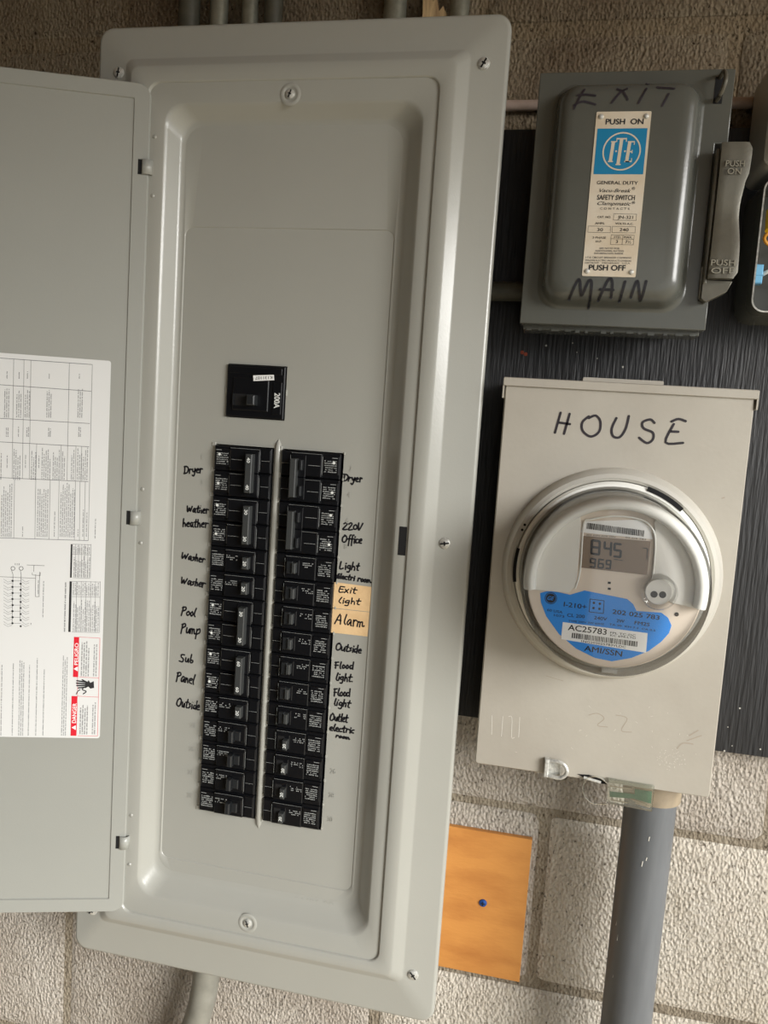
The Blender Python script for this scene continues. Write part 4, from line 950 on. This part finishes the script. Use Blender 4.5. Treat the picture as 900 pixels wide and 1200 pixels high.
# ------------------------------------------------------------------ electric meter
CX, CZ = 61, 1379.5
E_ = thing('electric_meter', 'round electric meter with blue label and grey display under clear cover', 'electric meter', (CX, CZ, 105))
MB().m('meter_ring').lathe(CX, CZ, [(98, 105), (97, 108), (95.5, 113), (92.5, 116.2), (89, 116.8), (86.5, 115), (85.8, 111)], 96).build('locking_ring', E_)
mb = MB().m('meter_plastic').lathe(CX, CZ, [(86, 110), (85.5, 116), (83.5, 118.2), (81, 118.4), (79, 117), (78.5, 112)], 96); mb.build('base_flange', E_)
mb = MB().m('void')
def slot(px0, py0, px1, py1, r0, r1, h):
    a, b = F0.hit(px0, py0, h), F0.hit(px1, py1, h); t0, t1 = math.atan2(a[1] - CZ, a[0] - CX), math.atan2(b[1] - CZ, b[0] - CX)
    if abs(t1 - t0) > math.pi: t1 += 2 * math.pi * (1 if t0 > t1 else -1)
    t0, t1 = sorted((t0, t1)); n = 12; vs = []
    for i in range(n + 1):
        t_ = t0 + (t1 - t0) * i / n; vs += [(CX + r0 * math.cos(t_), CZ + r0 * math.sin(t_), h), (CX + r1 * math.cos(t_), CZ + r1 * math.sin(t_), h)]
    mb.add(vs, [(2 * i, 2 * i + 1, 2 * i + 3, 2 * i + 2) for i in range(n)])
slot(759, 572, 799, 598, 83, 87.2, 118.9)
mb.build('ring_slot', E_, smooth=False, label='long black slot upper right in the ring')
mb = MB().m('void'); slot(603, 641, 600, 682, 84, 87, 118.9)
mb.build('ring_slot', E_, smooth=False, label='black slot at the left in the ring')
mb = MB().m('void')
for px, py in ((612, 621), (615, 615)): a, b = F0.hit(px, py, 118.9); mb.disc(a, b, 1.3, 118.9, 8)
mb.build('ring_dots', E_, smooth=False, kind='stuff')
# inner body wall and faceplate
MB().m('meter_face').lathe(CX, CZ, [(0, 159), (71.5, 159), (72.5, 158), (72.5, 112)], 96).build('faceplate', E_, angle=40)
# opaque shroud over the upper half
aL = F0.hit(615, 691, 170); aR = F0.hit(829, 716, 170)
tL = math.degrees(math.atan2(aL[1] - CZ, aL[0] - CX)) % 360; tR = math.degrees(math.atan2(aR[1] - CZ, aR[0] - CX))
prof = [(76.5, 113), (76, 160), (75.3, 166), (73.5, 170.5), (70.5, 173), (67.8, 172.6), (66, 171), (65.2, 168.5), (65.0, 164), (65.0, 159.2)]
MB().m('meter_plastic').lathe(CX, CZ, prof, 72, tR, tL, close=True).build('shroud', E_, angle=60, label='glossy light grey half-round shroud')
# white inner panel left and right of the window
def fpoly(pts, h, h0=None, m_='meter_white', name='inner_panel', parent=E_, label=None):
    q = [F0.hit(*p, h) for p in pts]
    ar = sum(q[i][0] * q[(i + 1) % len(q)][1] - q[(i + 1) % len(q)][0] * q[i][1] for i in range(len(q)))
    if ar < 0: q.reverse()
    mb = MB().m(m_).prism(q, h0 if h0 is not None else h - .4, h); return mb.build(name, parent, smooth=False, label=label)
def arc_px(t0, t1, r, h, n=14):
    out = []
    for i in range(n + 1):
        t_ = math.radians(t0 + (t1 - t0) * i / n); out.append((CX + r * math.cos(t_), CZ + r * math.sin(t_)))
    return out
hq = 161.5
def mixpoly(pts_mm, h, h0, m_, name, label=None, parent=E_, bevel=0):
    ar = sum(pts_mm[i][0] * pts_mm[(i + 1) % len(pts_mm)][1] - pts_mm[(i + 1) % len(pts_mm)][0] * pts_mm[i][1] for i in range(len(pts_mm)))
    if ar < 0: pts_mm = list(reversed(pts_mm))
    return MB().m(m_).prism(pts_mm, h0, h).build(name, parent, smooth=False, label=label, bevel=bevel)
Lp = [F0.hit(x, y, hq) for x, y in ((680, 606), (681, 614), (677, 668), (675, 686), (666, 695), (640, 692.5), (620, 691))] + arc_px(tL, 106, 66, hq)
mixpoly(Lp, hq, 159.1, 'meter_white', 'inner_panel', bevel=.5)
Rp = [F0.hit(x, y, hq) for x, y in ((767, 612), (768, 640), (764, 676), (785, 706), (822, 715))] + arc_px(tR, 64, 66, hq)
mixpoly(Rp, hq, 159.1, 'meter_white', 'inner_panel', bevel=.5)
# display window
win = [(684, 608), (745, 606), (762, 614), (767, 632), (765, 672), (760, 676), (679, 664)]
hw = 159.8
fpoly([(684, 611), (750, 609), (762, 618), (765, 632), (681, 624)], hw, 159.1, 'sticker', 'barcode_strip', label='white strip with barcode')
mb = MB().m('print_black')
A, B = F0.hit(688, 612.5, 160.2), F0.hit(757, 622, 160.2); k = 0; x = 0.0
random.seed(3)
while x < .98:
    wd = random.choice((.007, .011, .016)); p = (A[0] + (B[0] - A[0]) * x, A[1] + (B[1] - A[1]) * x)
    mb.quad(p[0], p[0] + wd * (B[0] - A[0]), p[1] - 5.2, p[1], 160.2); x += wd + random.choice((.009, .013))
x = 0
for (p0, p1, s_) in (((687, 627.5), (721, 630), '201 03N AMI SSN'), ((733, 630.5), (757, 633), '02 D5 783')): mb.text(s_, F0.hit(*p0, 160.2), F0.hit(*p1, 160.2), 1.3, 160.2)
mb.build('barcode', E_, smooth=False)
lc = fpoly([(683, 628), (762.5, 634.5), (758.5, 674), (679.8, 665)], 160.0, 159.1, 'lcd', 'display', label='grey-brown display reading 845 and 969')
mb = MB().m('lcd_digit')
SEG = {'a': ((0, 1), (1, 1)), 'b': ((1, 1), (1, .5)), 'c': ((1, .5), (1, 0)), 'd': ((0, 0), (1, 0)), 'e': ((0, 0), (0, .5)), 'f': ((0, .5), (0, 1)), 'g': ((0, .5), (1, .5))}
DG = {'8': 'abcdefg', '4': 'bcfg', '5': 'acdfg', '9': 'abcdfg', '6': 'acdefg', '7': 'abc', '3': 'abcdg'}
def digit(ch, x0, y0, x1, y1, hpx, wd):
    A, B = F0.hit(x0, y0, 160.3), F0.hit(x1, y1, 160.3); C_ = F0.hit(x0 + .9, y0 - hpx, 160.3); ux, uz = B[0] - A[0], B[1] - A[1]; vx, vz = C_[0] - A[0], C_[1] - A[1]
    for s_ in DG[ch]:
        (a, b), (c, d) = SEG[s_]; sh = .08
        P_ = []
        for (u, v) in ((a + (c - a) * sh, b + (d - b) * sh), (c - (c - a) * sh, d - (d - b) * sh)): P_.append((A[0] + ux * u + vx * v, A[1] + uz * u + vz * v))
        mb.stroke(P_, wd, 160.3, sm=False)
digit('8', 693, 648.5, 702, 650, 15.5, 2.0); digit('4', 708, 650, 715.5, 651, 15, 2.0); digit('5', 719.5, 652, 727, 653, 15, 2.0)
digit('9', 691.5, 664, 697, 664.8, 9.5, 1.4); digit('6', 701, 665, 706.5, 665.6, 9.5, 1.4); digit('9', 710, 666, 715, 666.6, 9.5, 1.4)
mb.m('lcd_digit').stroke([F0.hit(720, 655.5, 160.3), F0.hit(724, 656, 160.3)], .8, 160.3, sm=False).stroke([F0.hit(725.5, 656.2, 160.3), F0.hit(730, 657, 160.3)], .6, 160.3, sm=False)
digit('7', 752, 655, 758, 656, 13, .7)
mb.build('display_digits', lc, smooth=False)
# raised clear window frame
q = [F0.hit(*p, 163) for p in win]
mb = MB().m('meter_plastic'); mb.tube([(a, b, 161.8) for a, b in smooth_line([F0.hit(*p, 162) for p in ((674, 690), (680, 668), (684, 616), (692, 609), (720, 605), (748, 608), (762, 616), (768, 632), (766, 668), (763, 684))], 4)], .7, 8)
mb.build('window_frame', E_)
mb = MB().m('void')
for px, py in ((714, 683), (714, 690)): a, b = F0.hit(px, py, 159.3); mb.box(a - 1.2, a + 1.2, b - .9, b + .9, 159.1, 159.4)
mb.build('indicator_holes', E_)
# blue label
arc = []
c0 = F0.hit(714, 700, 159.3)
bl = [(633, 695), (640, 693), (650, 693), (668, 697), (685, 692), (735, 702), (742, 708), (746, 716), (775, 718), (783, 724), (787, 733), (784, 742), (775, 752), (760, 763), (740, 771), (717, 775), (697, 771), (675, 760), (655, 743), (640, 722), (634, 706)]
fpoly(bl, 159.25, 159.05, 'meter_blue', 'blue_label', label='blue label reading AMI/SSN')
bl_o = E_.children[-1]
q = [F0.hit(*p, 159.5) for p in ((659.5, 729), (759, 742), (757, 765), (657.5, 749))]
stk = MB().m('sticker').prism(list(reversed(q)), 159.3, 159.5).build('white_sticker', E_, smooth=False, label='white sticker reading AC25783')
mb = MB().m('print_black')
def mt_(s_, x0, y0, x1, y1, cap, bold=0.0, h=159.6): bold = min(bold + .01, .022); mb.text(s_, F0.hit(x0, y0, h), F0.hit(x1, y1, h), cap, h, bold=bold)
mt_('AC25783', 665.5, 738.2, 710.5, 744, 5.2, .03); mt_('FPL TC-DC', 715, 742.5, 745, 746, 1.8); mt_('KC 694-LTD', 715, 745.5, 745, 749, 1.8)
mt_('1NG202025783VLDC', 681, 752.5, 733, 759.6, 2.0, .01)
random.seed(5); x = 0.0; A, B = F0.hit(670.5, 741.5, 159.6), F0.hit(748.5, 752, 159.6)
while x < .98:
    wd = random.choice((.008, .012, .018)); p = (A[0] + (B[0] - A[0]) * x, A[1] + (B[1] - A[1]) * x); mb.quad(p[0], p[0] + wd * (B[0] - A[0]), p[1] - 4.6, p[1], 159.6); x += wd + random.choice((.008, .013))
mb.build('sticker_print', stk, smooth=False)
mb = MB().m('print_black')
hb = 159.35
mt_('AMI/SSN', 684.5, 762.5, 728.5, 769.5, 5.0, .03, hb); mt_('I-210+', 660.5, 710.5, 687, 714, 4.2, .012, hb); mt_('202 025 783', 717.5, 719, 772.5, 726.5, 4.0, .022, hb)
mt_('CL 200', 664.5, 722.5, 685, 724.5, 3.0, .01, hb); mt_('240V', 696, 725.5, 711, 727.5, 3.0, .01, hb); mt_('2W', 722.5, 729, 731.5, 730, 2.9, .01, hb); mt_('FM2S', 743.5, 731.5, 761, 734, 3.1, .015, hb)
mt_('60 USA', 641, 716, 659, 719, 2.3, 0, hb); mt_('1073', 649, 722, 661, 724, 2.0, 0, hb); mt_('TYPE 200V 3W 60HZ', 666, 728.5, 708, 732.5, 1.6, 0, hb); mt_('TA 30  KH 7.2  CA 0.5', 714, 732.5, 768, 740, 1.6, 0, hb)
for p, q in (((691.5, 702), (708, 704)), ((708, 704), (707, 719)), ((707, 719), (690.5, 717)), ((690.5, 717), (691.5, 702))): mb.stroke([F0.hit(*p, hb), F0.hit(*q, hb)], .55, hb, sm=False)
for px, py in ((696, 706.5), (703, 707.5), (695.5, 712.5), (702.5, 713.5)): a, b = F0.hit(px, py, hb); mb.disc(a, b, 1.1, hb, 8)
a, b = F0.hit(645.5, 701, hb); mb.disc(a, b, 5.2, hb, 24); mb.m('meter_blue').ring(a, b, 4.2, 4.6, hb + .1, 24)
mb.text('GE', (a - 2.8, b - 1.6), (a + 2.8, b - 1.6), 3.4, hb + .1, shear=.3, bold=.02)
mb.build('label_print', bl_o, smooth=False)
# optical port
a, b = F0.hit(773, 695, 170)
MB().m('glass').lathe(a, b, [(15, 162), (15, 168), (13.6, 170), (11.5, 169.2), (10.5, 166)], 40).build('optical_port_ring', E_)
mb = MB().m('meter_white').lathe(a, b, [(0, 165), (10.5, 165), (11, 164), (11, 160)], 32); mb.build('optical_port', E_)
mb = MB().m('lcd_digit')
for px, py in ((766.5, 696.5), (776.5, 697)): u, v = F0.hit(px, py, 165.2); mb.disc(u, v, 2.9, 165.2, 16)
u, v = F0.hit(793, 720, 159.4); mb.disc(u, v, 1.8, 159.4, 12)
mb.build('port_holes', E_, smooth=False)
# clear cover
mb = MB().m('glass').lathe(CX, CZ, [(84, 117.5), (79.5, 119), (78.2, 124), (77.6, 166), (76.5, 171.5), (73.5, 175.2), (69, 176.6), (50, 177.6), (0, 178)], 96)
mb.build('clear_cover', E_, angle=80, label='clear plastic cover')
a, b = F0.hit(714, 786, 120)
MB().m('meter_plastic').box(a - 7, a + 7, b - 2.2, b + 1.6, 117, 121, .5).build('cover_tab', E_)

# ------------------------------------------------------------------ junction box at the right edge
J = thing('junction_box', 'open dark metal device box cut by the right picture edge, wires inside', 'junction box', (190, 1610, 19))
mb = MB().m('switch')
jl, jb = F0.hit(879, 366, 80)[0], F0.hit(895, 366, 80)[1]; jt = F0.hit(897, 207, 80)[1]
X0, X1, ZB_, ZT_ = jl, jl + 92, jb, jt
mb.loft([(X0 - 3, X1 + 3, ZB_ - 3, ZT_ + 3, 16, 19.5), (X0 - 2, X1 + 2, ZB_ - 2, ZT_ + 2, 15, 60), (X0 - .5, X1 + .5, ZB_ - .5, ZT_ + .5, 12, 79), (X0, X1, ZB_, ZT_, 11, 80), (X0 + 1.3, X1 - 1.3, ZB_ + 1.3, ZT_ - 1.3, 10, 80),
         (X0 + 1.6, X1 - 1.6, ZB_ + 1.6, ZT_ - 1.6, 10, 78), (X0 + 1.6, X1 - 1.6, ZB_ + 1.6, ZT_ - 1.6, 10, 24)], cap0=True, cap1=True, n=6)
mb.build('box_body', J, angle=40)
mb = MB().m('zinc').loft([(X0, X1, ZB_, ZT_, 11, 80.05), (X0 + 1.3, X1 - 1.3, ZB_ + 1.3, ZT_ - 1.3, 10, 80.3)], cap0=False, cap1=False, n=6); mb.build('rim', J)
yx, yz = F0.hit(899, 262, 60)
mb = MB().m('yellow').tube([(yx + 2, yz + 12, 55), (yx + 3, yz + 2, 64), (yx + 4, yz - 7, 66)], [3.2, 5.6, 6.6], 14); mb.build('wire_connector', J, label='yellow twist-on wire connector')
mb = MB().m('copper').tube(smooth_line([(yx + 3, yz - 6, 62), (yx - 1, yz - 13, 60), (yx + 6, yz - 18, 56), (yx + 20, yz - 12, 50)], 4), 1.6, 10); mb.build('wire', J, label='amber wire')
mb = MB().m('blue_plastic'); a, b = F0.hit(888, 322, 66); mb.box(a - 5, a + 4, b - 8, b + 9, 58, 68, 1).box(a - 4, a + 5, b - 1, b - .2, 66, 68.4, .2); mb.build('terminal', J, label='pale blue terminal piece')
mb = MB().m('print_white').tube(smooth_line([(a + 3, b, 62), (a + 12, b + 4, 66), (a + 30, b + 2, 60)], 4), 1.8, 10); mb.build('wire', J, label='white wire')
# pale box corner above it
g0 = F0.hit(897.5, 186, 90)
t = MB().m('meter_ring').loft([(g0[0] - 2, g0[0] + 80, g0[1] - 6, g0[1] + 90, 8, 19.5), (g0[0] - 1, g0[0] + 79, g0[1] - 5, g0[1] + 89, 8, 86), (g0[0] + 2, g0[0] + 76, g0[1] - 2, g0[1] + 86, 7, 90)], n=5).build('utility_box', None)
tag(t, 'pale grey box corner peeking in at the upper right edge above the junction box', 'box')
